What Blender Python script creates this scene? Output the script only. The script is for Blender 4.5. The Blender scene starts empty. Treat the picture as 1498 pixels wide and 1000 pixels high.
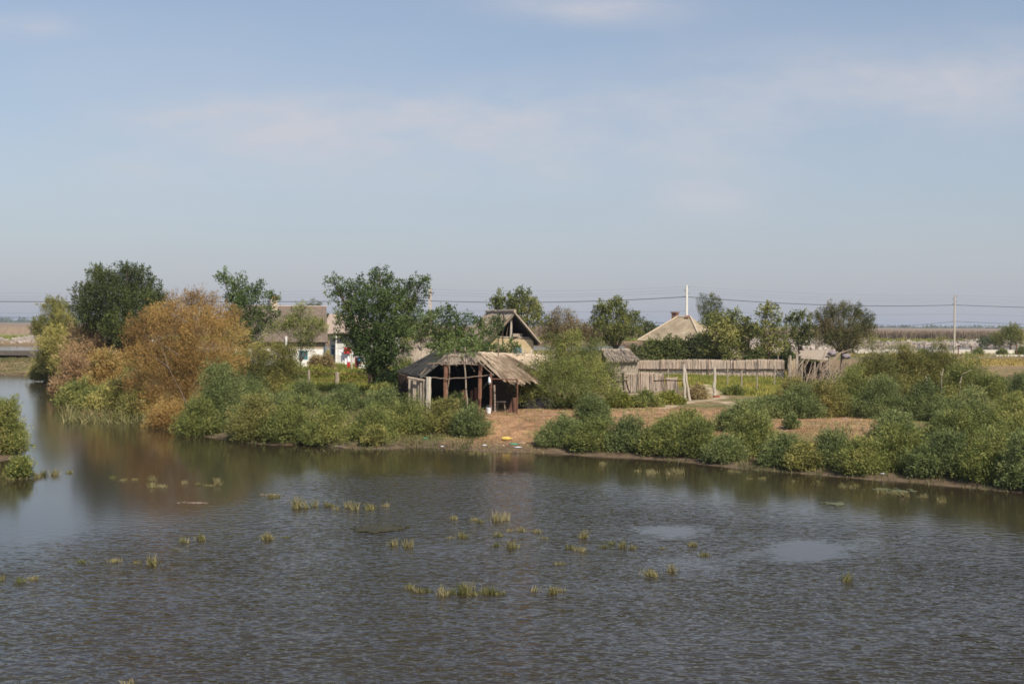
import bpy, math, random
import numpy as np
from mathutils import Vector, Matrix
random.seed(7)
RNG = np.random.default_rng(11)
SC = bpy.context.scene
COL = SC.collection
PI = math.pi

# ------------------------------------------------------------------ camera
F = 1800.0
EYE = Vector((0, 0, 5.3))
ROT = Matrix.Rotation(math.radians(90 - 0.81), 3, 'X') @ Matrix.Rotation(0.0060, 3, 'Z')
def ray(px, py):
    return ROT @ Vector(((px - 749) / F, -(py - 500) / F, -1))
def at(px, py, Y):
    d = ray(px, py)
    return EYE + d * (Y / d.y)
def z0(px, py, z=0.0):
    d = ray(px, py)
    return EYE + d * ((z - EYE.z) / d.z)
cam = bpy.data.cameras.new('camera')
cam.sensor_width = 36.0
cam.lens = 36.0 * F / 1498
cam.clip_start = 0.1
cam.clip_end = 20000
co = bpy.data.objects.new('camera', cam)
COL.objects.link(co)
co.matrix_world = Matrix.Translation(EYE) @ ROT.to_4x4()
SC.camera = co

# ------------------------------------------------------------------ tagging
def tag(o, label=None, cat=None, group=None, kind=None):
    if label: o['label'] = label
    if cat: o['category'] = cat
    if group: o['group'] = group
    if kind: o['kind'] = kind
    return o
def thing(name, label, cat, loc, group=None):
    o = bpy.data.objects.new(name, None)
    o.empty_display_size = 0.2
    COL.objects.link(o)
    o.location = loc
    tag(o, label, cat, group)
    return o

# ------------------------------------------------------------------ noise
def vnoise(x, y, s=1.0, seed=0):
    x = np.asarray(x, float) * s; y = np.asarray(y, float) * s
    xi = np.floor(x).astype(np.int64); yi = np.floor(y).astype(np.int64)
    fx = x - xi; fy = y - yi
    fx = fx * fx * (3 - 2 * fx); fy = fy * fy * (3 - 2 * fy)
    def h(a, b):
        n = (a * 374761393 + b * 668265263 + seed * 974634777) & 0x7fffffff
        n = ((n ^ (n >> 13)) * 1274126177) & 0x7fffffff
        return ((n ^ (n >> 16)) & 0xffff) / 65535.0
    return (h(xi, yi) * (1 - fx) + h(xi + 1, yi) * fx) * (1 - fy) + (h(xi, yi + 1) * (1 - fx) + h(xi + 1, yi + 1) * fx) * fy
def fbm(x, y, s=1.0, seed=0, o=3):
    r = 0; a = 0.5
    for i in range(o):
        r = r + a * vnoise(x, y, s * 2 ** i, seed + i * 7); a *= 0.5
    return r / (1 - 0.5 ** o)
def sstep(a, b, x):
    t = np.clip((x - a) / (b - a), 0, 1)
    return t * t * (3 - 2 * t)

# ------------------------------------------------------------------ land shape
def P0(l): return [tuple(z0(px, py).xy) for px, py in l]
SHORE = P0([(-260, 546), (-120, 547), (0, 549), (40, 550), (62, 553), (72, 562), (84, 582), (120, 599), (165, 604),
            (210, 612), (262, 632), (300, 640), (345, 646), (400, 651), (450, 650), (500, 655), (560, 659), (600, 655),
            (660, 657), (720, 661), (780, 662), (850, 667), (920, 671), (1000, 677), (1060, 685), (1130, 690), (1200, 695),
            (1300, 704), (1400, 712), (1498, 721), (1600, 732), (1800, 752), (2300, 800)])
BIG = 5000.0
LAND = SHORE + [(60, 20), (300, -200), (BIG, -200), (BIG, BIG), (-BIG, BIG), (-BIG, SHORE[0][1] + 6), (-150, SHORE[0][1] + 5)]
SPIT = P0([(-120, 560), (-30, 566), (-8, 580), (6, 610), (22, 640), (32, 660), (20, 672), (-10, 676), (-60, 680), (-200, 690)])
SPIT = SPIT + [(-60, SPIT[-1][1]), (-70, 60), (-60, SPIT[0][1])]
def sdist(poly, x, y):
    """signed distance, positive inside"""
    x = np.asarray(x, float); y = np.asarray(y, float)
    d = np.full(x.shape, 1e9); ins = np.zeros(x.shape, bool)
    n = len(poly)
    for i in range(n):
        ax, ay = poly[i]; bx, by = poly[(i + 1) % n]
        ex, ey = bx - ax, by - ay
        t = np.clip(((x - ax) * ex + (y - ay) * ey) / (ex * ex + ey * ey), 0, 1)
        d = np.minimum(d, np.hypot(x - ax - t * ex, y - ay - t * ey))
        if ay != by:
            c = ((ay > y) != (by > y)) & (x < (bx - ax) * (y - ay) / (by - ay) + ax)
            ins ^= c
    return np.where(ins, d, -d)
PUD = z0(1512, 562)
def canal_near(x): return 163 + 43 * sstep(-66, -20, np.asarray(x, float))
def canal_far(x): return 276 + np.minimum(0.36 * (x + 110) * (x > -110), 62)
def height(x, y):
    x = np.asarray(x, float); y = np.asarray(y, float)
    d = np.maximum(sdist(LAND, x, y), sdist(SPIT, x, y))
    d = d + 0.5 * (fbm(x, y, 0.5, 3) - 0.5) + 0.7 * (fbm(x, y, 0.15, 9) - 0.5)
    z = np.where(d > 0, 0.16 * sstep(0, 1.0, d) + 0.84 * sstep(0.6, 7.5, d), np.maximum(-0.9, d * 0.25))
    z = z + np.where(d > 3, 0.10 * (fbm(x, y, 0.25, 21) - 0.5) + 0.05 * (fbm(x, y, 1.3, 5) - 0.5), 0) * sstep(3, 6, d)
    cn = canal_near(x)
    c = np.minimum(y - cn, canal_far(x) - y)          # canal band behind the village
    z = np.where(c > 0, np.minimum(z, 1.0 - 0.35 * np.minimum(c, 6)), z)
    jt = sstep(-95, -90, x) * (1 - sstep(-60.5, -59, x)) * sstep(143, 147, y) * (1 - sstep(158, 162, y))   # scour under the jetty
    z = np.where(c <= 0, z - .32 * jt, z)
    p = 1 - np.hypot((x - PUD.x) / 7.5, (y - PUD.y) / 13.0)            # salt puddle on the right
    z = np.where(p > -0.35, np.minimum(z, 0.9 - 1.1 * sstep(-0.35, 0.25, p)), z)
    return z
def hz(x, y): return float(height(np.array([x]), np.array([y]))[0])
def ground(px, py):
    t = z0(px, py, 1.05); 
    d = ray(px, py); Y0 = max(8.0, t.y - 12); 
    ys = np.linspace(Y0, z0(px, py, -0.1).y + 0.5, 160)
    pts = np.array([[EYE.x + d.x * (Y / d.y), Y, EYE.z + d.z * (Y / d.y)] for Y in ys])
    h = np.maximum(height(pts[:, 0], pts[:, 1]), 0)
    k = np.argmax(pts[:, 2] <= h)
    if pts[k, 2] > h[k]: k = len(ys) - 1
    return Vector((pts[k, 0], pts[k, 1], h[k]))

# ------------------------------------------------------------------ materials
def newmat(name):
    m = bpy.data.materials.new(name); m.use_nodes = True
    nt = m.node_tree; nt.nodes.clear()
    out = nt.nodes.new('ShaderNodeOutputMaterial')
    return m, nt, out
def N(nt, t, **kw):
    n = nt.nodes.new(t)
    for k, v in kw.items():
        if k.startswith('i_'):
            n.inputs[k[2:].replace('_', ' ')].default_value = v
        else: setattr(n, k, v)
    return n
def L(nt, a, b): nt.links.new(a, b)
def pmat(name, c1, c2=None, scale=3.0, stretch=(1, 1, 1), rough=0.85, bump=0.3, c3=None, metallic=0, spec=0.3, detail=6, obj=True):
    """procedural two/three colour noise material"""
    m, nt, out = newmat(name)
    b = N(nt, 'ShaderNodeBsdfPrincipled'); b.inputs['Roughness'].default_value = rough
    b.inputs['Metallic'].default_value = metallic; b.inputs['Specular IOR Level'].default_value = spec
    tc = N(nt, 'ShaderNodeTexCoord'); mp = N(nt, 'ShaderNodeMapping'); mp.inputs['Scale'].default_value = stretch
    L(nt, tc.outputs['Object'], mp.inputs['Vector'])
    nz = N(nt, 'ShaderNodeTexNoise'); nz.inputs['Scale'].default_value = scale; nz.inputs['Detail'].default_value = detail
    nz.inputs['Roughness'].default_value = 0.65
    L(nt, mp.outputs[0], nz.inputs['Vector'])
    cr = N(nt, 'ShaderNodeValToRGB')
    c2 = c2 or tuple(v * 0.6 for v in c1)
    cr.color_ramp.elements[0].position = 0.34; cr.color_ramp.elements[0].color = (*c2, 1)
    cr.color_ramp.elements[1].position = 0.64; cr.color_ramp.elements[1].color = (*c1, 1)
    if c3:
        e = cr.color_ramp.elements.new(0.78); e.color = (*c3, 1)
    L(nt, nz.outputs['Fac'], cr.inputs[0]); L(nt, cr.outputs[0], b.inputs['Base Color'])
    if bump:
        bp = N(nt, 'ShaderNodeBump'); bp.inputs['Strength'].default_value = bump; bp.inputs['Distance'].default_value = 0.03
        L(nt, nz.outputs['Fac'], bp.inputs['Height']); L(nt, bp.outputs[0], b.inputs['Normal'])
    L(nt, b.outputs[0], out.inputs[0])
    return m
def leafmat(name, cols, trans=0.14, rough=0.6):
    """leaf colour picked by the 'tone' attribute (random per clump and leaf)"""
    m, nt, out = newmat(name)
    at_ = N(nt, 'ShaderNodeAttribute', attribute_name='tone')
    oi = N(nt, 'ShaderNodeObjectInfo')
    mt = N(nt, 'ShaderNodeMath', operation='MULTIPLY_ADD'); mt.inputs[1].default_value = 0.24; 
    L(nt, oi.outputs['Random'], mt.inputs[0]); 
    ad = N(nt, 'ShaderNodeMath', operation='SUBTRACT'); ad.inputs[1].default_value = 0.12
    L(nt, at_.outputs['Fac'], mt.inputs[2]); L(nt, mt.outputs[0], ad.inputs[0])
    cr = N(nt, 'ShaderNodeValToRGB')
    n = len(cols)
    cr.color_ramp.elements[0].color = (*cols[0], 1); cr.color_ramp.elements[0].position = 0.1
    cr.color_ramp.elements[1].color = (*cols[-1], 1); cr.color_ramp.elements[1].position = 0.92
    for i in range(1, n - 1):
        e = cr.color_ramp.elements.new(0.1 + 0.82 * i / (n - 1)); e.color = (*cols[i], 1)
    L(nt, ad.outputs[0], cr.inputs[0])
    d = N(nt, 'ShaderNodeBsdfPrincipled'); d.inputs['Roughness'].default_value = rough; d.inputs['Specular IOR Level'].default_value = 0.25
    t = N(nt, 'ShaderNodeBsdfTranslucent'); mx = N(nt, 'ShaderNodeMixShader'); mx.inputs[0].default_value = trans
    L(nt, cr.outputs[0], d.inputs['Base Color']); L(nt, cr.outputs[0], t.inputs['Color'])
    L(nt, d.outputs[0], mx.inputs[1]); L(nt, t.outputs[0], mx.inputs[2]); L(nt, mx.outputs[0], out.inputs[0])
    return m
M = {}
M['tam'] = leafmat('tamarisk_green', [(0.076, 0.094, 0.026), (0.145, 0.17, 0.044), (0.24, 0.258, 0.07), (0.36, 0.32, 0.1)])
M['tam_blue'] = leafmat('tamarisk_bluegreen', [(0.07, 0.092, 0.031), (0.13, 0.162, 0.055), (0.205, 0.242, 0.084), (0.3, 0.3, 0.11)])
M['tam_olive'] = leafmat('tamarisk_olive', [(0.09, 0.095, 0.028), (0.168, 0.166, 0.046), (0.255, 0.24, 0.07), (0.37, 0.285, 0.1)])
M['tam_orange'] = leafmat('tamarisk_orange', [(.20, .120, .042), (.33, .205, .068), (.44, .280, .09), (.38, .32, .12)])
M['tam_rust'] = leafmat('tamarisk_rust', [(.20, .125, .065), (.32, .205, .105), (.42, .275, .145), (.46, .35, .19)])
M['willow'] = leafmat('willow_pale', [(0.138, 0.144, 0.042), (0.250, 0.240, 0.070), (0.388, 0.348, 0.102), (0.475, 0.396, 0.144)])
M['locust'] = leafmat('locust_green', [(0.04, 0.066, 0.018), (0.07, 0.108, 0.028), (0.115, 0.16, 0.042), (0.18, 0.215, 0.068)])
M['dark'] = leafmat('dark_green', [(0.045, 0.062, 0.018), (0.08, 0.102, 0.028), (0.13, 0.15, 0.042), (0.21, 0.205, 0.065)])
M['yellowgreen'] = leafmat('yellow_green', [(.075, .095, .026), (.13, .15, .040), (.21, .215, .060), (.30, .28, .085)])
M['brownshrub'] = leafmat('brown_shrub', [(0.085, 0.080, 0.035), (0.150, 0.125, 0.055), (0.220, 0.165, 0.075), (0.280, 0.200, 0.100)])
M['weeds'] = leafmat('weeds_yellowgreen', [(0.090, 0.115, 0.022), (0.170, 0.190, 0.035), (0.270, 0.260, 0.050), (0.380, 0.300, 0.070)])
M['drygrass'] = leafmat('dry_grass', [(0.150, 0.110, 0.050), (0.270, 0.200, 0.090), (0.400, 0.310, 0.150), (0.500, 0.400, 0.220)])
M['reed'] = leafmat('reed_blades', [(.070, .082, .026), (.135, .135, .045), (.22, .19, .075), (.32, .27, .14)], trans=0.15)
M['straw'] = leafmat('straw_strands', [(0.42, 0.32, 0.22), (0.6, 0.47, 0.34), (0.74, 0.6, 0.44), (0.82, 0.7, 0.54)], trans=0.05)
M['straw_dark'] = leafmat('old_straw', [(0.050, 0.047, 0.042), (0.085, 0.080, 0.070), (0.120, 0.112, 0.100), (0.160, 0.150, 0.130)], trans=0.03)
M['straw_grey'] = leafmat('grey_straw', [(0.150, 0.120, 0.090), (0.220, 0.180, 0.140), (0.290, 0.240, 0.190), (0.360, 0.300, 0.240)], trans=0.03)
M['bark'] = pmat('bark', (.16, .115, .08), (.07, .05, .035), 9, (1, 1, .25))
M['wood_brown'] = pmat('brown_wood', (.26, .20, .15), (.13, .095, .07), 8, (3, 3, .4), bump=.4)
M['wood'] = pmat('weathered_wood', (.42, .36, .29), (.20, .15, .11), 8, (3, 3, .4), bump=.4)
M['wood_pale'] = pmat('pale_wood', (.55, .50, .42), (.34, .29, .23), 7, (3, 3, .4), bump=.4)
M['wood_red'] = pmat('red_brown_wood', (.24, .12, .075), (.13, .065, .042), 7, (2, 2, .5), bump=.4)
M['wood_dark'] = pmat('dark_wood', (.060, .036, .025), (.025, .016, .012), 6, (3, 3, .4), bump=.4)
M['mud'] = pmat('mud_wall', (.66, .52, .32), (.48, .36, .20), 2.2, bump=.25, c3=(.72, .61, .44))
M['lime'] = pmat('whitewash', (.78, .77, .73), (.55, .52, .46), 1.3, bump=.15)
M['tan_wall'] = pmat('tan_plaster', (.40, .31, .21), (.30, .22, .14), 1.6, bump=.3)
M['roof_grey'] = pmat('grey_brown_roof', (.200, .155, .125), (.135, .105, .085), 2.5, (1, 1, 1), bump=.4)
M['roof_tan'] = pmat('tan_roof', (.38, .31, .215), (.22, .17, .115), 1.1, (1, 1, 1), bump=.4, c3=(.48, .41, .30))
M['roof_pink'] = pmat('pinkish_roof', (.42, .33, .27), (.31, .24, .20), 2.0, bump=.3)
M['brick'] = pmat('brick', (.40, .17, .10), (.28, .11, .07), 8)
M['brick_dull'] = pmat('dull_brick', (.27, .145, .10), (.19, .10, .07), 8)
M['chim'] = pmat('chimney_plaster', (.55, .45, .34), (.42, .33, .24), 6)
M['concrete'] = pmat('concrete', (.50, .46, .40), (.36, .33, .29), 1.2, (1, 1, .5), bump=.3)
M['concrete_pale'] = pmat('pale_concrete', (.62, .58, .50), (.46, .42, .35), .35, (1, 1, 2), bump=.3)
M['concrete_white'] = pmat('white_concrete', (.74, .72, .67), (.60, .58, .53), 3, bump=.2)
M['rust'] = pmat('rusty_metal', (.17, .085, .055), (.10, .045, .03), 5, bump=.3)
M['rock'] = pmat('rubble_rock', (.40, .34, .29), (.20, .165, .14), .45, bump=.3, c3=(.58, .53, .48))
M['cable'] = pmat('dark_cable', (.05, .05, .055), (.03, .03, .03), 3, bump=0)
M['cable_grey'] = pmat('grey_wire', (.22, .23, .25), (.15, .15, .16), 3, bump=0)
M['cloth_white'] = pmat('white_cloth', (.85, .84, .84), (.70, .69, .72), 6, bump=.2)
M['cloth_red'] = pmat('red_cloth', (.50, .05, .035), (.34, .03, .025), 6, bump=.2)
M['cloth_maroon'] = pmat('maroon_cloth', (.22, .05, .04), (.14, .03, .03), 6, bump=.2)
M['cloth_blue'] = pmat('blue_cloth', (.06, .22, .34), (.04, .13, .22), 6, bump=.2)
M['teal'] = pmat('teal_paint', (.07, .30, .30), (.05, .20, .22), 5, bump=.1)
M['bluegrey'] = pmat('blue_grey_paint', (.10, .17, .21), (.06, .10, .13), 5, bump=.1)
M['black'] = pmat('shade_black', (.020, .017, .015), (.010, .009, .008), 5, bump=0)  # near-black that paints deep shade inside buildings and beneath the jetty
M['yellow_plastic'] = pmat('yellow_plastic', (.66, .47, .12), (.5, .34, .08), 9, rough=.45, bump=.05)
M['green_plastic'] = pmat('green_plastic', (.05, .42, .26), (.03, .30, .2), 9, rough=.5, bump=.1)
M['white_plastic'] = pmat('white_plastic', (.75, .78, .80), (.6, .63, .66), 9, rough=.4, bump=.05)
M['lilac'] = pmat('lilac_sacking', (.30, .25, .27), (.13, .11, .115), 7, bump=.4)
M['tarp'] = pmat('dark_tarp', (.050, .045, .055), (.03, .028, .032), 4, bump=.3)
M['darkmat'] = pmat('dark_flat_mat', (.055, .050, .022), (.030, .028, .014), 6, rough=.6)
M['pad'] = pmat('floating_pad', (.13, .14, .07), (.08, .085, .045), 6, rough=.5)

# ------------------------------------------------------------------ mesh builder
class MB:
    def __init__(s): s.v = []; s.f = []; s.n = 0; s.t = []
    def add(s, verts, faces, tone=0.5):
        verts = [tuple(p) for p in verts]
        s.v += verts; s.f += [tuple(i + s.n for i in f) for f in faces]; s.n += len(verts)
        s.t += [tone] * len(verts) if np.isscalar(tone) else list(tone)
        return s
    def box(s, c, size, rz=0.0):
        x, y, z = size[0] / 2, size[1] / 2, size[2] / 2
        R = Matrix.Rotation(rz, 3, 'Z'); c = Vector(c)
        vs = [c + R @ Vector((a * x, b * y, d * z)) for d in (-1, 1) for a, b in ((-1, -1), (1, -1), (1, 1), (-1, 1))]
        return s.add(vs, [(3, 2, 1, 0), (4, 5, 6, 7), (0, 1, 5, 4), (1, 2, 6, 5), (2, 3, 7, 6), (3, 0, 4, 7)])
    def slab(s, pts, t):
        """polygon extruded by t along minus its normal"""
        pts = [Vector(p) for p in pts]
        n = (pts[1] - pts[0]).cross(pts[2] - pts[0]).normalized()
        q = [p - n * t for p in pts]; k = len(pts)
        fs = [tuple(range(k)), tuple(range(2 * k - 1, k - 1, -1))]
        for i in range(k): j = (i + 1) % k; fs.append((i, i + k, j + k, j))
        return s.add(pts + q, fs)
    def tube(s, pts, rad, n=6, tone=0.5):
        pts = [Vector(p) for p in pts]
        if np.isscalar(rad): rad = [rad] * len(pts)
        vs = []; fs = []
        for i, p in enumerate(pts):
            a = pts[max(i - 1, 0)]; b = pts[min(i + 1, len(pts) - 1)]
            d = (b - a).normalized()
            u = d.orthogonal().normalized() if abs(d.z) > .9 else d.cross(Vector((0, 0, 1))).normalized()
            w = d.cross(u)
            for k in range(n):
                an = 2 * PI * k / n
                vs.append(p + (u * math.cos(an) + w * math.sin(an)) * rad[i])
        for i in range(len(pts) - 1):
            for k in range(n):
                k2 = (k + 1) % n
                fs.append((i * n + k, i * n + k2, (i + 1) * n + k2, (i + 1) * n + k))
        fs.append(tuple(range(n - 1, -1, -1))); fs.append(tuple(range((len(pts) - 1) * n, len(pts) * n)))
        return s.add(vs, fs, tone)
    def pole(s, a, b, r0, r1=None, wob=0.03, k=5, n=6):
        """crooked pole"""
        a = Vector(a); b = Vector(b); r1 = r1 if r1 else r0 * .8
        ln = (b - a).length; pts = []
        for i in range(k + 1):
            t = i / k; p = a.lerp(b, t)
            if 0 < i < k: p = p + Vector((random.uniform(-1, 1), random.uniform(-1, 1), random.uniform(-1, 1))) * wob * ln
            pts.append(p)
        return s.tube(pts, [r0 + (r1 - r0) * i / k for i in range(k + 1)], n)
    def build(s, name, mat, parent=None, smooth=False):
        me = bpy.data.meshes.new(name)
        off = Vector((0, 0, 0)) if parent is None else Vector(root_loc(parent))
        vs = [(p[0] - off.x, p[1] - off.y, p[2] - off.z) for p in s.v]
        me.from_pydata(vs, [], s.f); 
        a = me.attributes.new('tone', 'FLOAT', 'POINT'); a.data.foreach_set('value', np.array(s.t, 'f'))
        if smooth: me.polygons.foreach_set('use_smooth', [True] * len(me.polygons))
        me.materials.append(mat); me.update()
        o = bpy.data.objects.new(name, me); COL.objects.link(o)
        if parent is not None: o.parent = parent
        return o
    def build_thing(s, name, mat, label, cat, group=None, smooth=False):
        """single-mesh thing with its origin at the middle of its base"""
        a = np.array(s.v); c = (a.min(0) + a.max(0)) / 2; c[2] = a[:, 2].min()
        me = bpy.data.meshes.new(name); me.from_pydata([tuple(p) for p in a - c], [], s.f)
        at2 = me.attributes.new('tone', 'FLOAT', 'POINT'); at2.data.foreach_set('value', np.array(s.t, 'f'))
        if smooth: me.polygons.foreach_set('use_smooth', [True] * len(me.polygons))
        me.materials.append(mat); me.update()
        o = bpy.data.objects.new(name, me); COL.objects.link(o); o.location = tuple(c)
        return tag(o, label, cat, group)
def root_loc(o):
    p = Vector(o.location)
    while o.parent is not None:
        o = o.parent; p = p + Vector(o.location)
    return p

def quads_obj(name, V, tone, mat, parent=None, loc=None):
    """V: (n,4,3) array of quads -> one mesh"""
    n = len(V)
    off = np.array(loc if parent is None and loc is not None else (root_loc(parent) if parent is not None else (0, 0, 0)), float)
    me = bpy.data.meshes.new(name)
    me.vertices.add(n * 4); me.vertices.foreach_set('co', (V.reshape(-1, 3) - off).astype('f').ravel())
    me.loops.add(n * 4); me.loops.foreach_set('vertex_index', np.arange(n * 4, dtype='i'))
    me.polygons.add(n); me.polygons.foreach_set('loop_start', np.arange(0, n * 4, 4, dtype='i'))
    me.polygons.foreach_set('loop_total', np.full(n, 4, 'i'))
    a = me.attributes.new('tone', 'FLOAT', 'POINT'); a.data.foreach_set('value', np.repeat(np.clip(tone, 0, 1), 4).astype('f'))
    me.materials.append(mat); me.update(calc_edges=True)
    o = bpy.data.objects.new(name, me); COL.objects.link(o)
    if parent is not None: o.parent = parent
    elif loc is not None: o.location = tuple(loc)
    return o
def unit(a): return a / np.maximum(np.linalg.norm(a, axis=-1, keepdims=True), 1e-9)
def leaves(P, D, Lh, W, rng, flat=None):
    """rhombus leaves; P,D (n,3); returns (n,4,3)"""
    n = len(P)
    r = unit(rng.normal(size=(n, 3)))
    if flat is not None: r = unit(r * (1 - flat) + np.array([0, 0, 1.0]) * flat)
    S = unit(np.cross(D, r)); Lh = np.broadcast_to(Lh, n)[:, None]; W = np.broadcast_to(W, n)[:, None]
    return np.stack([P, P + D * Lh * .45 + S * W * .5, P + D * Lh, P + D * Lh * .45 - S * W * .5], 1)
def blades(P, D, Lh, W, rng):
    """long narrow blade, wide at base"""
    n = len(P); S = unit(np.cross(D, unit(rng.normal(size=(n, 3))))); Lh = np.broadcast_to(Lh, n)[:, None]; W = np.broadcast_to(W, n)[:, None]
    return np.stack([P - S * W * .5, P + S * W * .5, P + D * Lh + S * W * .12, P + D * Lh - S * W * .12], 1)

# ------------------------------------------------------------------ plants
STY = {  # plumes per m2 of lobe, leaves per plume, spine length, leaf length, leaf width, spread, up bias, droop, sideways spread
    'tamarisk': dict(d=70, k=46, s=.44, l=.12, w=.024, sp=.75, up=.45, dr=.06, sd=.40),
    'tamfar':   dict(d=38, k=36, s=.58, l=.17, w=.042, sp=.75, up=.5, dr=.05, sd=.38),
    'twig':     dict(d=80, k=42, s=.60, l=.15, w=.022, sp=.5, up=.5, dr=.02, sd=.34),
    'twigfar':  dict(d=50, k=32, s=.70, l=.21, w=.038, sp=.5, up=.5, dr=.02, sd=.24),
    'locust':   dict(d=46, k=40, s=.66, l=.14, w=.060, sp=.8, up=.15, dr=.25, sd=.24),
    'broad':    dict(d=38, k=46, s=.52, l=.13, w=.085, sp=1.0, up=.45, dr=.05, sd=.40),
    'broadfar': dict(d=27, k=40, s=.62, l=.17, w=.105, sp=1.0, up=.45, dr=.05, sd=.40),
    'ash':      dict(d=34, k=44, s=.75, l=.15, w=.065, sp=.75, up=.6, dr=.05, sd=.26),
    'low':      dict(d=70, k=28, s=.32, l=.11, w=.032, sp=.7, up=.6, dr=.0, sd=.25),
}
def crown_quads(lobes, base, sty, rng, dens=1.0):
    st = STY[sty]; Vs = []; Ts = []
    for (c, r) in lobes:
        c = np.array(c); r = np.array(r) if np.ndim(r) else np.array([r, r, r * .85])
        n = max(8, int(st['d'] * dens * (r[0] * r[2])))
        n = int(n * 1.25)
        u = unit(rng.normal(size=(n, 3)))
        rad = rng.random(n) ** 0.42 * (0.88 + 0.42 * rng.random(n) ** 4)
        Q = c + u * rad[:, None] * r
        fan = unit(Q - (np.array(base) - np.array([0, 0, .5])))
        D = unit(u * .7 + fan * .5 + np.array([0, 0, st['up']]) + rng.normal(size=(n, 3)) * .3)
        k = st['k']; ct = rng.normal(.45, .11, n) + rng.normal(0, .15)
        t = rng.random((n, k))
        sl = st['s'] * rng.uniform(.6, 1.25, n)
        droop = -st['dr'] * t ** 2 * sl[:, None]
        side = rng.normal(size=(n, k, 3)) * (st['s'] * st['sd'] * (1.15 - t))[:, :, None]
        PP = Q[:, None, :] + D[:, None, :] * (t * sl[:, None])[:, :, None] + side
        PP[:, :, 2] += droop
        DD = unit(D[:, None, :] + rng.normal(size=(n, k, 3)) * st['sp'] - np.array([0, 0, st['dr'] * .8]))
        PP = PP.reshape(-1, 3); DD = DD.reshape(-1, 3); m = len(PP)
        Vs.append(leaves(PP, DD, st['l'] * rng.uniform(.6, 1.3, m), st['w'] * rng.uniform(.7, 1.3, m), rng))
        Ts.append(np.repeat(ct, k) + rng.normal(0, .07, m))
    V = np.concatenate(Vs); T = np.concatenate(Ts)
    keep = V[:, 0, 2] > base[2] - .05
    return V[keep], T[keep]
def stems_mesh(lobes, base, rng, thick, tree, trunk_h=0.0, twigs=4):
    mb = MB(); base = Vector(base)
    top = base + Vector((rng.normal(0, .08), rng.normal(0, .08), trunk_h))
    if tree:
        mb.tube([base + Vector((0, 0, -.15)), base.lerp(top, .5) + Vector((rng.normal(0, .06), rng.normal(0, .06), 0)), top], [thick * 1.25, thick, thick * .8], 8)
    for c, r in lobes:
        c = Vector(c); r0 = r if np.isscalar(r) else r[0]
        s = top if tree else base + Vector((rng.normal(0, .25), rng.normal(0, .2), -.1))
        mid = s.lerp(c, .5) + Vector((rng.normal(0, .1), rng.normal(0, .1), (.12 if tree else .25) * (c - s).length * .5))
        th = thick * (.5 if tree else .6)
        mb.tube([s, mid, c], [th, th * .6, th * .3], 5)
        for j in range(twigs):
            e = c + Vector(unit(rng.normal(size=3) + np.array([0, 0, .5]))) * r0 * rng.uniform(.75, 1.3)
            q = mid.lerp(c, rng.uniform(.2, .9))
            mb.tube([q, q.lerp(e, .5) + Vector((0, 0, .05)), e], [th * .3, th * .2, th * .1], 4)
    return mb
def plant(name, label, cat, base, lobes, sty, leaf, seed, thick=.05, tree=False, trunk_h=1.0, group=None, dens=1.0, bark='bark', twigs=4, dry=None):
    rng = np.random.default_rng(seed)
    root = thing(name, label, cat, base, group)
    V, T = crown_quads(lobes, tuple(base), sty, rng, dens)
    quads_obj('crown' if tree else 'foliage', V, T, M[leaf], root)
    stems_mesh(lobes, base, rng, thick, tree, trunk_h, twigs).build('trunk' if tree else 'stems', M[bark], root)
    return root
def dome_lobes(base, w, h, rng, n, dp=None, lowskirt=True, shape=1.0):
    """lobes filling a lumpy dome of width w, depth dp, height h standing at base"""
    dp = dp or w * .8
    out = []
    for i in range(n):
        a = 2 * PI * (i / n) + rng.normal(0, .35); q = math.sqrt(rng.random()) if i > 2 else 0.2
        rx, ry = w / 2, dp / 2
        zz = h * (1 - shape * .75 * q ** 2) * rng.uniform(.55, 1.0)
        r = min(w, h) * rng.uniform(.13, .25)
        x = base[0] + math.cos(a) * q * max(rx - r * .8, .05); y = base[1] + math.sin(a) * q * max(ry - r * .8, .05)
        z = base[2] + max(zz - r * .85, r * .45)
        out.append(((x, y, z), (r * rng.uniform(.95, 1.4), r * 1.05, r * rng.uniform(.65, .9))))
    if lowskirt:
        for i in range(max(4, n // 2)):
            a = rng.uniform(PI, 2 * PI); r = min(w, h) * rng.uniform(.16, .24)
            out.append(((base[0] + math.cos(a) * (w / 2 - r * .6), base[1] + math.sin(a) * (dp / 2 - r * .6), base[2] + r * rng.uniform(.35, .9)), (r * 1.1, r, r * .85)))
    return out
_seed = [100]
def bush(px, py, wpx, hpx, leaf, label, sty='tamarisk', n=12, name='tamarisk_bush', cat='bush', group=None, dp=None, dens=1.0, Y=None, shape=1.0, thick=.035, push=0.35):
    _seed[0] += 1; rng = np.random.default_rng(_seed[0])
    if Y is None: g = ground(px, py)
    else: g = at(px, 500, Y); g.z = max(hz(g.x, g.y), 0)
    s = g.y / F; w = wpx * s * .96; h = hpx * s * .86; dpt = dp or w * .8
    if Y is None: 
        g = Vector((g.x, g.y, g.z)); d = Vector((g.x, g.y, 0)).normalized(); b = g + d * (dpt * push); b.z = max(hz(b.x, b.y), 0.02)
    else: b = g
    lobes = dome_lobes(tuple(b), w, h, rng, int(n * 2.0), dpt, shape=shape)
    return plant(name, label, cat, b, lobes, sty, leaf, _seed[0], thick, False, group=group, dens=dens)
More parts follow.
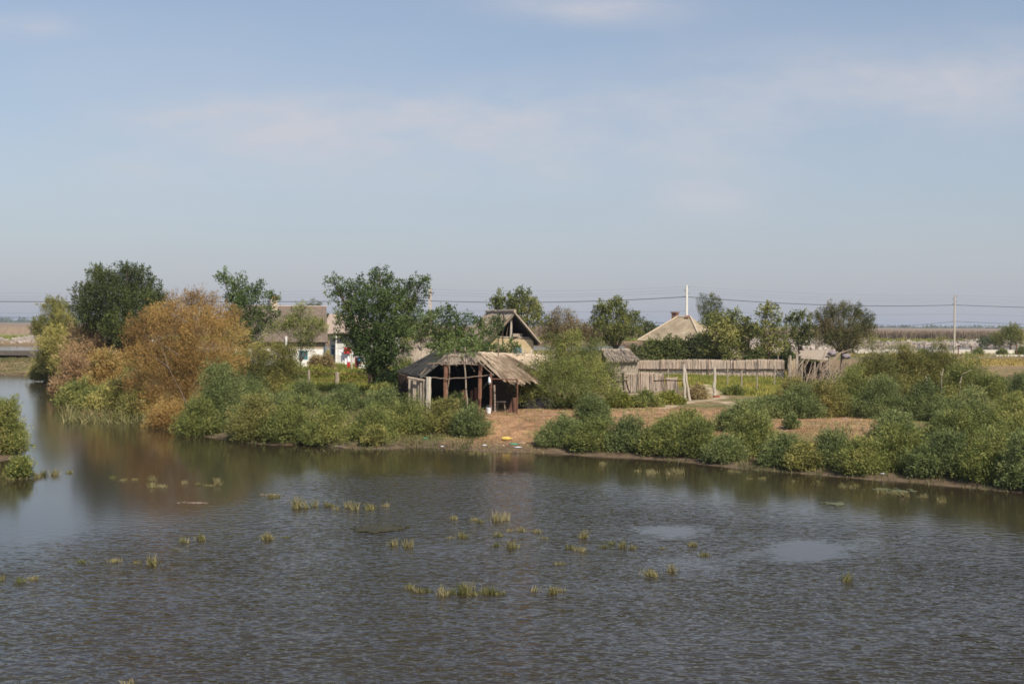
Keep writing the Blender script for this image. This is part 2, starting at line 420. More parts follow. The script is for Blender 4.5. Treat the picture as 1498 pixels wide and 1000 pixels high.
def pixtree(label, px, Y, lobes_px, sty, leaf, name='tree', cat='tree', thick=.12, trunk_h=None, dens=1.0, tree=True, basepy=None, group=None, twigs=5, bark='bark'):
    """lobes_px: (px, py, rpx, dy) measured on the photo, each placed at its own depth Y+dy"""
    _seed[0] += 1
    b = at(px, 500, Y); b.z = max(hz(b.x, b.y), 0)
    lobes = []
    for l in lobes_px:
        p = at(l[0], l[1], Y + (l[3] if len(l) > 3 else 0)); r = l[2] * Y / F
        p.z -= .16 * r; lobes.append((tuple(p), (r, r * 1.0, r * .88)))
    zs = min(l[0][2] for l in lobes)
    th = trunk_h if trunk_h is not None else max(.4, (zs - b.z) * .7)
    return plant(name, label, cat, b, lobes, sty, leaf, _seed[0], thick, tree, th, group=group, dens=dens, twigs=twigs, bark=bark)
# ================================================================== GROUND SHEET
def axis(lo, hi, step, far, k=1.22):
    a = list(np.arange(lo, hi + 1e-6, step)); s = step
    while a[-1] < far: s *= k; a.append(min(a[-1] + s, far))
    s = step
    while a[0] > -far: s *= k; a.insert(0, max(a[0] - s, -far))
    return np.array(a)
def grid_mesh(name, xs, ys, zfn, mat, attrs=None, smooth=True):
    X, Y = np.meshgrid(xs, ys); Z = zfn(X, Y)
    nx, ny = len(xs), len(ys)
    me = bpy.data.meshes.new(name)
    me.vertices.add(nx * ny); me.vertices.foreach_set('co', np.stack([X, Y, Z], -1).astype('f').ravel())
    i = (np.arange(ny - 1)[:, None] * nx + np.arange(nx - 1)[None, :]).ravel()
    q = np.stack([i, i + 1, i + nx + 1, i + nx], 1)
    me.loops.add(q.size); me.loops.foreach_set('vertex_index', q.astype('i').ravel())
    me.polygons.add(len(q)); me.polygons.foreach_set('loop_start', np.arange(0, q.size, 4, dtype='i'))
    me.polygons.foreach_set('loop_total', np.full(len(q), 4, 'i'))
    if smooth: me.polygons.foreach_set('use_smooth', np.ones(len(q), bool))
    for k, fn in (attrs or {}).items():
        v = fn(X, Y, Z)
        if v.ndim == 3:
            a = me.attributes.new(k, 'FLOAT_COLOR', 'POINT'); a.data.foreach_set('color', np.concatenate([v, np.ones((*v.shape[:2], 1))], -1).astype('f').ravel())
        else:
            a = me.attributes.new(k, 'FLOAT', 'POINT'); a.data.foreach_set('value', v.astype('f').ravel())
    me.materials.append(mat); me.update(calc_edges=True)
    o = bpy.data.objects.new(name, me); COL.objects.link(o)
    return o
def poly_px(l, z=1.0): return [tuple(z0(px, py, z).xy) for px, py in l]
PATH = [poly_px(l) for l in (
    [(975, 597), (990, 591), (1020, 587), (1052, 583), (1040, 570), (1032, 563)],
    [(1020, 587), (1060, 588), (1085, 594), (1110, 601)],)]
def linedist(pl, x, y):
    d = np.full(x.shape, 1e9)
    for (ax, ay), (bx, by) in zip(pl[:-1], pl[1:]):
        ex, ey = bx - ax, by - ay
        t = np.clip(((x - ax) * ex + (y - ay) * ey) / (ex * ex + ey * ey), 0, 1)
        d = np.minimum(d, np.hypot(x - ax - t * ex, y - ay - t * ey))
    return d
WEEDP = poly_px([(905, 541), (1150, 543), (1165, 560), (1150, 582), (1060, 578), (1010, 566), (960, 562), (905, 560)])
YARDP = poly_px([(380, 536), (560, 536), (580, 575), (380, 575)])
REDP = poly_px([(690, 598), (1000, 595), (1330, 610), (1340, 650), (1100, 640), (800, 620), (790, 668), (700, 664), (640, 640)])
YELP = [tuple(z0(px, py, .95).xy) for px, py in [(1385, 526), (1700, 524), (1700, 533), (1410, 536)]]
def mixc(a, b, t): return a * (1 - t[..., None]) + np.array(b) * t[..., None]
def ground_col(X, Y, Z):
    n1 = fbm(X, Y, .35, 31); n2 = fbm(X, Y, 1.1, 37); n3 = fbm(X, Y, .02, 41)
    c = np.ones(X.shape + (3,)) * np.array([.19, .145, .075])
    c = mixc(c, (.115, .125, .040), sstep(.42, .62, n1))
    c = mixc(c, (.26, .20, .10), sstep(.55, .75, n2) * .6)
    def soft(poly, w=1.5): return sstep(-w, w, sdist(poly, X, Y) + 2.2 * (n2 - .5))
    red = soft(REDP, .8)
    c = mixc(c, (.350, .205, .112), red)
    c = mixc(c, (.250, .145, .078), red * sstep(.45, .7, n2))
    c = mixc(c, (.17, .15, .06), red * sstep(.58, .75, n1) * .7)
    c = mixc(c, (.19, .20, .045), soft(WEEDP) * .9)
    c = mixc(c, (.18, .15, .07), soft(YARDP) * .6)
    d = np.minimum.reduce([linedist(p, X, Y) for p in PATH]) + .9 * (n2 - .5)
    c = mixc(c, (.50, .385, .27), (1 - sstep(.05, .5, d)) * .85)
    # far meadow belt to the right, flats near the canal
    far = sstep(120, 140, Y)
    c = mixc(c, (.27, .175, .105), far * sstep(.35, .6, fbm(X, Y, .06, 51)) * .8)
    ds = sdist(YELP, X, Y)
    c = mixc(c, (.30, .22, .07), sstep(-3, 3, ds + 6 * (fbm(X, Y, .12, 57) - .5)))
    cn = canal_near(X)
    c = mixc(c, (.23, .24, .085), sstep(4, 30, Y - canal_far(X)) * .8)
    lf = (X < -28) & (Y > 110)
    c = mixc(c, (.26, .155, .09), (lf * sstep(.4, .6, fbm(X, Y, .2, 61)) * (Y < 165)).astype(float) * .8)
    wet = 1 - sstep(.10, .34, Z)
    c = mixc(c, (.115, .082, .056), wet * .9)
    c = mixc(c, (.06, .050, .030), (1 - sstep(-.25, .03, Z)))
    return c
m, nt, out = newmat('ground_soil')
b = N(nt, 'ShaderNodeBsdfPrincipled'); b.inputs['Roughness'].default_value = .95; b.inputs['Specular IOR Level'].default_value = .15
a = N(nt, 'ShaderNodeAttribute', attribute_name='gcol'); tc = N(nt, 'ShaderNodeTexCoord')
n1 = N(nt, 'ShaderNodeTexNoise'); n1.inputs['Scale'].default_value = 2.2; n1.inputs['Detail'].default_value = 8; n1.inputs['Roughness'].default_value = .7
L(nt, tc.outputs['Object'], n1.inputs['Vector'])
mr = N(nt, 'ShaderNodeMapRange'); mr.inputs['From Min'].default_value = .3; mr.inputs['From Max'].default_value = .7; mr.inputs['To Min'].default_value = .5; mr.inputs['To Max'].default_value = 1.45
L(nt, n1.outputs['Fac'], mr.inputs['Value'])
vm = N(nt, 'ShaderNodeVectorMath', operation='SCALE'); L(nt, a.outputs['Color'], vm.inputs[0]); L(nt, mr.outputs[0], vm.inputs['Scale'])
L(nt, vm.outputs[0], b.inputs['Base Color'])
bp = N(nt, 'ShaderNodeBump'); bp.inputs['Strength'].default_value = .7; bp.inputs['Distance'].default_value = .12
L(nt, n1.outputs['Fac'], bp.inputs['Height']); L(nt, bp.outputs[0], b.inputs['Normal']); L(nt, b.outputs[0], out.inputs[0])
xs = axis(-36, 42, .36, BIG); 
ya = list(np.arange(34, 112, .36)); s = .36
while ya[-1] < BIG: s = s * 1.05 if ya[-1] < 400 else s * 1.3; ya.append(min(ya[-1] + s, BIG))
ya = [-200, -100, -40, 0, 15, 25, 30, 32.5] + ya
g = grid_mesh('ground', xs, np.array(ya), height, m, {'gcol': ground_col})
tag(g, 'flat reddish brown and grassy island ground with a muddy waterside', kind='structure')

# ================================================================== WATER
def ripple(X, Y, Z):
    ds = -np.maximum(sdist(LAND, X, Y), sdist(SPIT, X, Y))
    nz = fbm(X, Y, .12, 71) - .5; nf = fbm(X, Y, .5, 73) - .5
    r = .07 + .93 * sstep(6.5, 13, ds + 5 * nz)
    # sheltered calm arm of water on the left
    cl = z0(-60, 700); c2 = z0(95, 735)
    e = np.hypot((X - z0(20, 705).x) / 9.5, (Y - z0(20, 712).y) / 14.0) + .5 * nz
    r = r * (.09 + .91 * sstep(.7, 1.3, e))
    e2 = np.hypot((X - z0(240, 660).x) / 7, (Y - z0(240, 672).y) / 15.0) + .4 * nz
    r = r * (.15 + .85 * sstep(.75, 1.25, e2))
    for px, py, rx, ry, k in ((1195, 803, 108, 22, .05), (982, 776, 72, 12, .10), (1010, 824, 56, 12, .4), (650, 800, 90, 12, .6), (1080, 752, 50, 8, .6)):
        c = z0(px, py); wx = rx * c.y / F; wy = abs(z0(px, py - ry).y - z0(px, py + ry).y) / 2
        e = np.hypot((X - c.x) / wx, (Y - c.y) / wy) + 1.0 * nf + .8 * (fbm(X, Y * .6, 1.0, 79) - .5)
        r = r * (k + (1 - k) * sstep(.55, 1.25, e))
    return r * (1 - .6 * sstep(90, 150, Y))
m, nt, out = newmat('pond_water')
b = N(nt, 'ShaderNodeBsdfPrincipled')
b.inputs['Base Color'].default_value = (.032, .024, .014, 1); b.inputs['Roughness'].default_value = .11; b.inputs['IOR'].default_value = 1.33
a = N(nt, 'ShaderNodeAttribute', attribute_name='ripple'); tc = N(nt, 'ShaderNodeTexCoord')
def wn(scale, stretch, rot, detail=2, rough=.5):
    mp = N(nt, 'ShaderNodeMapping'); mp.inputs['Scale'].default_value = stretch; mp.inputs['Rotation'].default_value = (0, 0, rot)
    L(nt, tc.outputs['Object'], mp.inputs['Vector'])
    n = N(nt, 'ShaderNodeTexNoise'); n.inputs['Scale'].default_value = scale; n.inputs['Detail'].default_value = detail; n.inputs['Roughness'].default_value = rough
    n.inputs['Distortion'].default_value = .3
    L(nt, mp.outputs[0], n.inputs['Vector']); return n.outputs['Fac']
wa = wn(2.9, (1, 1.7, 1), .12, 1.5, .45); wb = wn(5.5, (1, 1.35, 1), -.35, 1, .5); wc = wn(.22, (1, 1.6, 1), .3, 2)
# gust patches vary the ripple height
gm = N(nt, 'ShaderNodeMapRange'); gm.inputs['From Min'].default_value = .36; gm.inputs['From Max'].default_value = .64; gm.inputs['To Min'].default_value = .72; gm.inputs['To Max'].default_value = 1.12
L(nt, wc, gm.inputs['Value'])
mm = N(nt, 'ShaderNodeMath', operation='MULTIPLY_ADD'); mm.inputs[1].default_value = .35; L(nt, wb, mm.inputs[0]); L(nt, wa, mm.inputs[2])
am = N(nt, 'ShaderNodeMath', operation='MULTIPLY'); L(nt, a.outputs['Fac'], am.inputs[0]); L(nt, gm.outputs[0], am.inputs[1])
bp = N(nt, 'ShaderNodeBump'); bp.inputs['Distance'].default_value = WATER_BUMP = .068
L(nt, mm.outputs[0], bp.inputs['Height']); L(nt, am.outputs[0], bp.inputs['Strength']); L(nt, bp.outputs[0], b.inputs['Normal'])
L(nt, b.outputs[0], out.inputs[0])
xs = axis(-34, 38, .5, BIG, 1.35)
ya = list(np.arange(11, 66, .4)); s = .4
while ya[-1] < BIG: s *= 1.3; ya.append(min(ya[-1] + s, BIG))
w = grid_mesh('water', xs, np.array([-200, -60, -10, 4] + ya), lambda X, Y: X * 0, m, {'ripple': ripple})
tag(w, 'brown rippled pond water with calm patches, running on to the canal', kind='structure')

# ================================================================== SKY, SUN, AIR
SUN_EL, SUN_AZ = math.radians(46), math.radians(149)
wd = bpy.data.worlds.new('World'); SC.world = wd; wd.use_nodes = True
nt = wd.node_tree; nt.nodes.clear()
out = N(nt, 'ShaderNodeOutputWorld'); bg = N(nt, 'ShaderNodeBackground'); bg.inputs['Strength'].default_value = 0.108
sky = N(nt, 'ShaderNodeTexSky', sky_type='NISHITA'); sky.sun_disc = False; sky.sun_elevation = SUN_EL; sky.sun_rotation = SUN_AZ
sky.air_density = 1.0; sky.dust_density = .8; sky.ozone_density = 1.15; sky.altitude = 0
tc = N(nt, 'ShaderNodeTexCoord'); sx = N(nt, 'ShaderNodeSeparateXYZ'); L(nt, tc.outputs['Generated'], sx.inputs[0])
def mth(op, a, b=None, c=None):
    n = N(nt, 'ShaderNodeMath', operation=op)
    for i, v in enumerate((a, b, c)):
        if v is None: continue
        if isinstance(v, (int, float)): n.inputs[i].default_value = v
        else: L(nt, v, n.inputs[i])
    return n.outputs[0]
ay = mth('MAXIMUM', mth('ABSOLUTE', sx.outputs['Y']), .05)
U = mth('DIVIDE', sx.outputs['X'], ay); V = mth('DIVIDE', sx.outputs['Z'], ay)
cv = N(nt, 'ShaderNodeCombineXYZ'); L(nt, U, cv.inputs[0]); L(nt, V, cv.inputs[1])
def cn(scale, st, det=6, rough=.6, off=(0, 0, 0)):
    mp = N(nt, 'ShaderNodeMapping'); mp.inputs['Scale'].default_value = st; mp.inputs['Location'].default_value = off; L(nt, cv.outputs[0], mp.inputs['Vector'])
    n = N(nt, 'ShaderNodeTexNoise'); n.inputs['Scale'].default_value = scale; n.inputs['Detail'].default_value = det; n.inputs['Roughness'].default_value = rough
    L(nt, mp.outputs[0], n.inputs['Vector']); return n.outputs['Fac']
nbig = cn(3.0, (1, 3.2, 1), 7, .55, (3.1, .4, 0)); nsm = cn(9, (1, 2.6, 1), 6, .6)
tot = None
for px, py, rx, ry, s in ((15, 38, 70, 17, 1.0), (860, 10, 130, 20, .9), (520, 172, 300, 34, .9), (340, 182, 130, 22, .55), (760, 200, 420, 60, .6),
                          (1300, 130, 330, 55, .75), (1480, 85, 120, 40, .35), (1040, 292, 70, 30, .7), (180, 250, 120, 20, .3), (500, 240, 500, 45, .35)):
    d = ray(px, py); u0, v0 = d.x / d.y, d.z / d.y
    du = mth('MULTIPLY', mth('SUBTRACT', U, u0), F / rx); dv = mth('MULTIPLY', mth('SUBTRACT', V, v0), F / ry)
    r2 = mth('ADD', mth('MULTIPLY', du, du), mth('MULTIPLY', dv, dv))
    e = mth('MULTIPLY', mth('EXPONENT', mth('MULTIPLY', r2, -.8)), s)
    tot = e if tot is None else mth('ADD', tot, e)
nn = N(nt, 'ShaderNodeMapRange'); nn.inputs['From Min'].default_value = .36; nn.inputs['From Max'].default_value = .68; L(nt, nsm, nn.inputs['Value'])
nb = N(nt, 'ShaderNodeMapRange'); nb.inputs['From Min'].default_value = .45; nb.inputs['From Max'].default_value = .75; L(nt, nbig, nb.inputs['Value'])
cm = mth('MULTIPLY', mth('MINIMUM', tot, 1.0), mth('MULTIPLY_ADD', nn.outputs[0], .75, .25))
cm = mth('ADD', mth('MULTIPLY', cm, .85), mth('MULTIPLY', nb.outputs[0], .16))
mx = N(nt, 'ShaderNodeMix', data_type='RGBA'); L(nt, mth('MINIMUM', cm, .8), mx.inputs['Factor'])
# thin milky haze veil of the sky itself: pull the blue toward grey
hs = N(nt, 'ShaderNodeHueSaturation'); hs.inputs['Saturation'].default_value = .98; hs.inputs['Value'].default_value = 1.0
L(nt, sky.outputs[0], hs.inputs['Color'])
vl = N(nt, 'ShaderNodeMix', data_type='RGBA'); L(nt, mth('MULTIPLY', mth('EXPONENT', mth('MULTIPLY', mth('ABSOLUTE', V), -4.6)), .92), vl.inputs['Factor'])
L(nt, hs.outputs[0], vl.inputs['A']); vl.inputs['B'].default_value = (3.2, 3.4, 4.1, 1)
L(nt, vl.outputs['Result'], mx.inputs['A']); mx.inputs['B'].default_value = (4.95, 4.9, 5.25, 1)
L(nt, mx.outputs['Result'], bg.inputs['Color']); L(nt, bg.outputs[0], out.inputs['Surface'])
sl = bpy.data.lights.new('sun', 'SUN'); sl.energy = 4.9; sl.angle = math.radians(.5); sl.color = (1, .91, .77)
so = bpy.data.objects.new('sun', sl); COL.objects.link(so); so.location = (30, -30, 60)
sd = Vector((math.sin(SUN_AZ) * math.cos(SUN_EL), math.cos(SUN_AZ) * math.cos(SUN_EL), math.sin(SUN_EL)))
so.rotation_euler = (-sd).to_track_quat('-Z', 'Y').to_euler()
SC.view_settings.view_transform = 'Standard'; SC.view_settings.look = 'None'; SC.view_settings.gamma = 1; SC.view_settings.exposure = EXPO if 'EXPO' in globals() else 0.2
SC.cycles.filter_width = 1.7
SC.cycles.max_bounces = 6; SC.cycles.transparent_max_bounces = 4
HAZE = True
if HAZE:
    mb = MB(); mb.box((0, 0, 9), (2 * BIG + 60, 2 * BIG + 60, 22))
    hm, nt, out = newmat('air_haze'); v = N(nt, 'ShaderNodeVolumePrincipled'); v.inputs['Color'].default_value = (.80, .87, 1, 1); v.inputs['Density'].default_value = .00017; v.inputs['Anisotropy'].default_value = .2
    L(nt, v.outputs[0], out.inputs['Volume'])
    h = mb.build('haze', hm); tag(h, 'thin blue haze in the air over the flats', kind='stuff')
# ================================================================== FAR LAND
def strip_quads(n, xr, yr, h, wdt, rng, z=None, lean=.12):
    x = rng.uniform(*xr, n); y = rng.uniform(*yr, n)
    zz = np.maximum(height(x, y), 0) if z is None else np.full(n, z)
    P = np.stack([x, y, zz], 1); D = unit(np.stack([rng.normal(0, lean, n), rng.normal(0, lean, n), np.ones(n)], 1))
    return blades(P, D, h * rng.uniform(.6, 1.15, n), wdt, rng)
rng = np.random.default_rng(5)
# reed belt beyond the canal: a body of reeds plus blades along its front and top
def reed_belt():
    xs = np.arange(-700, 900, 4.0); ys = np.array([0, 3, 12, 40, 120, 300, 700, 1500.])
    front = 392 + 30 * (fbm(xs, xs * 0, .01, 81) - .5) + 0.10 * np.abs(xs)
    V = []; 
    mb = MB(); idx = {}
    vs = []; fs = []
    for j, dy in enumerate(ys):
        for i, x in enumerate(xs):
            k = (1 + dy / 400.0)
            top = 3.3 + .9 * float(fbm(np.array([x]), np.array([dy * 1.0]), .06, 83)[0])
            vs.append((x * k, front[i] + dy, 0.6 if j == 0 else top))
    nx = len(xs)
    for j in range(len(ys) - 1):
        for i in range(nx - 1):
            fs.append((j * nx + i, j * nx + i + 1, (j + 1) * nx + i + 1, (j + 1) * nx + i))
    mb.add(vs, fs)
    m2 = pmat('reed_mass', (.27, .195, .135), (.175, .130, .090), .5, (1, .05, .35), bump=.6)
    o = mb.build('reed_belt', m2)
    return tag(o, 'broad belt of dry brown reeds beyond the canal', kind='stuff')
reed_belt()
n = 44000
x = rng.uniform(-160, 190, n); fr = 392 + 30 * (fbm(x, x * 0, .01, 81) - .5) + .10 * np.abs(x)
y = fr + rng.random(n) ** 2 * 14 - 1.5
P = np.stack([x, y, np.full(n, .7)], 1); D = unit(np.stack([rng.normal(0, .08, n), rng.normal(0, .08, n), np.ones(n)], 1))
V = blades(P, D, 3.1 * rng.uniform(.8, 1.15, n), .22, rng)
M['far_reed'] = leafmat('far_reed_blades', [(.13, .095, .06), (.20, .145, .095), (.27, .20, .14), (.33, .26, .19)], trans=.1)
tag(quads_obj('reed_fringe', V, rng.random(n), M['far_reed']), 'ragged front edge of the brown reed belt', kind='stuff')
# dark green sedge strip at the foot of the reeds
n = 22000
x = rng.uniform(-170, 210, n); y = canal_far(x) + 7 + rng.random(n) ** 1.5 * 55
keep = y < 392 + .1 * np.abs(x)
x, y = x[keep], y[keep]; n = len(x)
P = np.stack([x, y, height(x, y) - .05], 1); D = unit(np.stack([rng.normal(0, .3, n), rng.normal(0, .3, n), np.ones(n)], 1))
V = blades(P, D, rng.uniform(.3, .9, n), .45, rng)
tag(quads_obj('sedge', V, np.clip(.35 + .5 * (fbm(x, y, .05, 3) - .5) + rng.normal(0, .1, n), 0, 1), M['weeds']), 'low green and yellow sedge between canal rocks and reed belt', kind='stuff')
# far wood on the horizon
def far_wood():
    Vs = []; Ts = []; r = np.random.default_rng(77)
    for k in range(420):
        x = r.uniform(-1300, 1500); y = 2300 + r.uniform(0, 300)
        hgt = 5.0 + 5.2 * float(fbm(np.array([x]), np.array([0.]), .012, 91)[0]) + r.uniform(0, 1.6) + (2.5 if r.random() < .12 else 0)
        hgt += 4.0 * (x < -500)
        w_ = r.uniform(7, 16)
        m_ = 26
        u = unit(r.normal(size=(m_, 3))); P = np.array([x, y, hgt * .52]) + u * np.array([w_, 5, hgt * .5]) * r.random((m_, 1)) ** .4
        Vs.append(leaves(P, unit(r.normal(size=(m_, 3))), r.uniform(3.0, 5, m_), r.uniform(2.4, 4, m_), r)); Ts.append(r.random(m_))
    tag(quads_obj('far_wood', np.concatenate(Vs), np.concatenate(Ts), M['dark']), 'far line of bluish trees along the horizon', kind='stuff')
    mb = MB(); xs = np.linspace(-1500, 1700, 200); vs = []; fs = []
    for j in range(4):
        for i, x in enumerate(xs):
            hh = (0.3, 4.6, 4.8, 0.3)[j] + (1.4 * float(fbm(np.array([x]), np.array([j * 3.]), .02, 95)[0]) if j in (1, 2) else 0) + (2.0 if x < -500 and j in (1, 2) else 0)
            vs.append((x, 2380 + j * 40, hh))
    for j in range(3):
        for i in range(199): fs.append((j * 200 + i, j * 200 + i + 1, (j + 1) * 200 + i + 1, (j + 1) * 200 + i))
    mb.add(vs, fs); tag(mb.build('far_hedge', pmat('far_foliage', (.06, .085, .03), (.03, .045, .018), .3)), 'low continuous scrub under the far horizon trees', kind='stuff')
far_wood()
# riprap along the far bank of the canal
def rocks(name, label, spans, n, seed, hi=1.5, smin=.35, smax=1.2):
    r = np.random.default_rng(seed); vs = []; fs = []; k = 0; mb = MB()
    for (xa, xb, off, dep) in spans:
        for i in range(n):
            x = r.uniform(xa, xb); t = r.random(); base = float(canal_far(x)) + off
            y = base - 1 + t * dep; s = r.uniform(smin, smax) * (.7 + .6 * r.random())
            z = (.75 if off < -50 else -.1) + t * hi * (.7 + .6 * float(vnoise(np.array([x]), np.array([0.]), .2, 5)[0]))
            q = unit(r.normal(size=(8, 3)))
            c = np.array([x, y, z])
            bx = np.array([(a, b_, d) for d in (-1, 1) for a, b_ in ((-1, -1), (1, -1), (1, 1), (-1, 1))]) * .5 * r.uniform(.55, 1.0, (8, 3)) * np.array([s * 1.3, s, s * .75])
            a_ = r.uniform(0, PI); R = np.array(Matrix.Rotation(a_, 3, unit(r.normal(size=3)).tolist()))
            mb.add((bx @ R.T + c).tolist(), [(3, 2, 1, 0), (4, 5, 6, 7), (0, 1, 5, 4), (1, 2, 6, 5), (2, 3, 7, 6), (3, 0, 4, 7)])
    o = mb.build(name, M['rock']); tag(o, label, kind='stuff')
rocks('riprap', 'pale broken stones banked along the far side of the canal', [(-140, -84, 0, 11)], 1000, 3, 1.7)
rocks('riprap', 'pinkish and grey rubble heaped along the canal right of the pole line', [(58, 150, 0, 9)], 2200, 4, 1.5)
rocks('riprap', 'rubble heaps seen between the trees behind the wood pile', [(34, 62, -136, 5)], 260, 6, 1.8)

# canal wall on the right, its pavement strip and posts
def wall_right():
    xs = [(1255, 197), (1330, 197), (1410, 198), (1510, 199), (1650, 201), (1900, 204)]
    mb = MB(); p = [at(px, 500, Y) for px, Y in xs]
    for a, b_ in zip(p[:-1], p[1:]):
        d = (b_ - a); d.z = 0; nn_ = Vector((-d.y, d.x, 0)).normalized() * .35
        z1, z2 = .7, 1.70
        vs = [(a.x, a.y, z1), (b_.x, b_.y, z1), (b_.x, b_.y, z2), (a.x, a.y, z2)]
        mb.add(vs + [(v[0] + nn_.x, v[1] + nn_.y, v[2]) for v in vs], [(0, 1, 2, 3), (7, 6, 5, 4), (3, 2, 6, 7), (0, 4, 5, 1), (0, 3, 7, 4), (1, 5, 6, 2)])
    mb.build_thing('embankment_wall', M['concrete_pale'], 'long low pale concrete wall along the near side of the canal at right', 'wall')
    mb = MB(); 
    for a, b_ in zip(p[2:-1], p[3:]):
        mb.box(((a.x + b_.x) / 2, (a.y + b_.y) / 2 - 12, 1.02), ((b_ - a).length * 1.01, 2.2, .22), math.atan2(b_.y - a.y, b_.x - a.x))
    mb.build_thing('kerb_slab', M['concrete_white'], 'pale concrete strip lying in the grass before the canal wall', 'kerb')
wall_right()
# concrete slab / culvert deck at the left edge
M['concrete_dark'] = pmat('dark_concrete', (.115, .10, .085), (.08, .07, .06), 1.2, bump=.3)
def slab_left():
    t = thing('concrete_jetty', 'low grey concrete slab with rounded end and black gap beneath, at the left edge', 'jetty', tuple(at(-30, 500, 152).xy) + (0.9,))
    a = at(-190, 500, 152).x; b_ = at(53, 500, 152).x
    prof = [(a, 1.66), (b_ - 1.3, 1.66), (b_ - .6, 1.58), (b_ - .2, 1.4), (b_, 1.15), (b_ - .05, .86), (b_ - .5, .86), (b_ - 1.2, 1.12), (a, 1.22)]
    mb = MB(); n_ = len(prof)
    vs = [(x, 152, z) for x, z in prof] + [(x, 156, z) for x, z in prof]
    fs = [tuple(range(n_)), tuple(range(2 * n_ - 1, n_ - 1, -1))] + [((i + 1) % n_, i, i + n_, (i + 1) % n_ + n_) for i in range(n_)]
    mb.add(vs, fs); mb.build('deck', M['concrete_dark'], t)
    mb = MB()
    for x in np.arange(a, b_ - 2, 3.2): mb.box((x, 154.6, .9), (.5, 2.2, .62))
    mb.box(((a + b_) / 2 - 1, 155.7, .85), (b_ - a - 2, .3, .70)); mb.build('support', M['black'], t)  # supports and rear sheet coloured near-black as the shadow below the deck
slab_left()
# bushes and small trees on the canal strip at right
pixtree('small round olive tree standing by the canal at the right edge', 1478, 206, [(1478, 488, 13), (1466, 493, 12), (1490, 494, 12), (1484, 481, 8), (1460, 499, 7)], 'broadfar', 'yellowgreen', thick=.2, dens=1.3)
pixtree('dark green bush beside the small round canal tree', 1468, 330, [(1440, 499, 9), (1452, 497, 9), (1462, 500, 8)], 'broadfar', 'dark', name='bush', cat='bush', tree=False, dens=1.3)
for i, (px, w_, h_, lab) in enumerate([(1432, 12, 8, 'small bush against the pale canal wall, next right of the brown pole'), (1466, 10, 6, 'low bush against the canal wall under the small canal tree'), (1495, 16, 10, 'green bush at the right end of the canal wall'), (1350, 8, 6, 'tiny bush at the canal wall left of the brown pole')]):
    bush(px, 519, w_, h_, 'tam', lab, sty='tamfar', n=6, Y=193, name='bush', group='bushes along the canal wall')
for px, h_, lab in ((1402, 1.5, 'rusty steel post by the canal wall, next to the brown pole'), (1421, 1.3, 'thin dark post before the canal wall, second right of the brown pole'), (1487, 1.6, 'thin dark post before the canal wall at the right edge')):
    p = at(px, 500, 190); mb = MB(); mb.tube([(p.x, p.y, .8), (p.x, p.y, 1 + h_)], .09, 6); mb.tube([(p.x, p.y, 1 + h_ - .1), (p.x, p.y, 1 + h_ + .05)], .13, 6)
    mb.build_thing('post', M['rust'], lab, 'post', 'posts along the canal')
# salt plants on the meadow
n = 30000
lo, hi = z0(1330, 531, .95), z0(1700, 519, .95)
x = rng.uniform(50, 125, n); y = rng.uniform(128, 198, n)
k = sdist(YELP, x, y) + 9 * (fbm(x, y, .12, 57) - .5) + rng.normal(0, 2, n) > 1; x, y = x[k], y[k]; n = len(x)
P = np.stack([x, y, height(x, y)], 1); D = unit(np.stack([rng.normal(0, .5, n), rng.normal(0, .5, n), np.ones(n)], 1))
M['salt'] = leafmat('saltwort', [(.20, .14, .05), (.30, .22, .055), (.40, .30, .06), (.38, .27, .09)])
tag(quads_obj('saltwort', blades(P, D, rng.uniform(.12, .3, n), .09, rng), rng.random(n), M['salt']), 'yellow saltwort covering the meadow at right', kind='stuff')

# ================================================================== POLES AND WIRES
def ppole(px, ytop, Y, kind, label, hasarm=True, lean=0.0):
    b_ = at(px, 500, Y); zb = hz(b_.x, b_.y); top = at(px, ytop, Y).z
    t = thing('utility_pole', label, 'utility pole', (b_.x, b_.y, zb), 'utility poles across the village')
    mb = MB(); r0, r1 = (.17, .11) if kind == 'wood' else (.20, .13)
    if kind == 'lattice':
        for sx_ in (-.14, .14):
            mb.box((b_.x + sx_, b_.y, (zb + top) / 2), (.09, .16, top - zb))
        for z in np.arange(zb + .3, top, .55): mb.box((b_.x, b_.y, z), (.20, .14, .22))
        mb.build('shaft', M['chim'], t)
    else:
        mb.tube([(b_.x, b_.y, zb - .3), (b_.x + lean / 2, b_.y, (zb + top) / 2), (b_.x + lean, b_.y, top)], [r0, (r0 + r1) / 2, r1], 8 if kind == 'wood' else 6)
        mb.build('shaft', M['wood_pale'] if kind == 'wood' else M['concrete_white'], t)
    for j, dz in enumerate((.35, .75, 1.15, 1.55)):
        s_ = -1 if j % 2 else 1
        mi = MB(); mi.tube([(b_.x + lean, b_.y, top - dz), (b_.x + lean + s_ * .28, b_.y, top - dz + .03), (b_.x + lean + s_ * .3, b_.y, top - dz + .18)], [.02, .02, .055], 6)
        mi.build('insulator', M['wood_dark'] if kind != 'concrete' else M['rust'], t)
    return t
P1Y, P2Y, P3Y = 156, 193, 173
ppole(1004, 417, P1Y, 'concrete', 'white concrete utility pole rising behind the hipped tan roof')
ppole(1396, 431, P2Y, 'wood', 'bare brown wooden utility pole standing alone in front of the canal')
ppole(629, 421, P3Y, 'lattice', 'brown slotted utility pole seen behind the big locust tree')
ppole(-420, 423, 150, 'wood', 'wooden utility pole of the same line, beyond the left edge')
ppole(1900, 436, 215, 'wood', 'wooden utility pole of the same line, beyond the right edge')
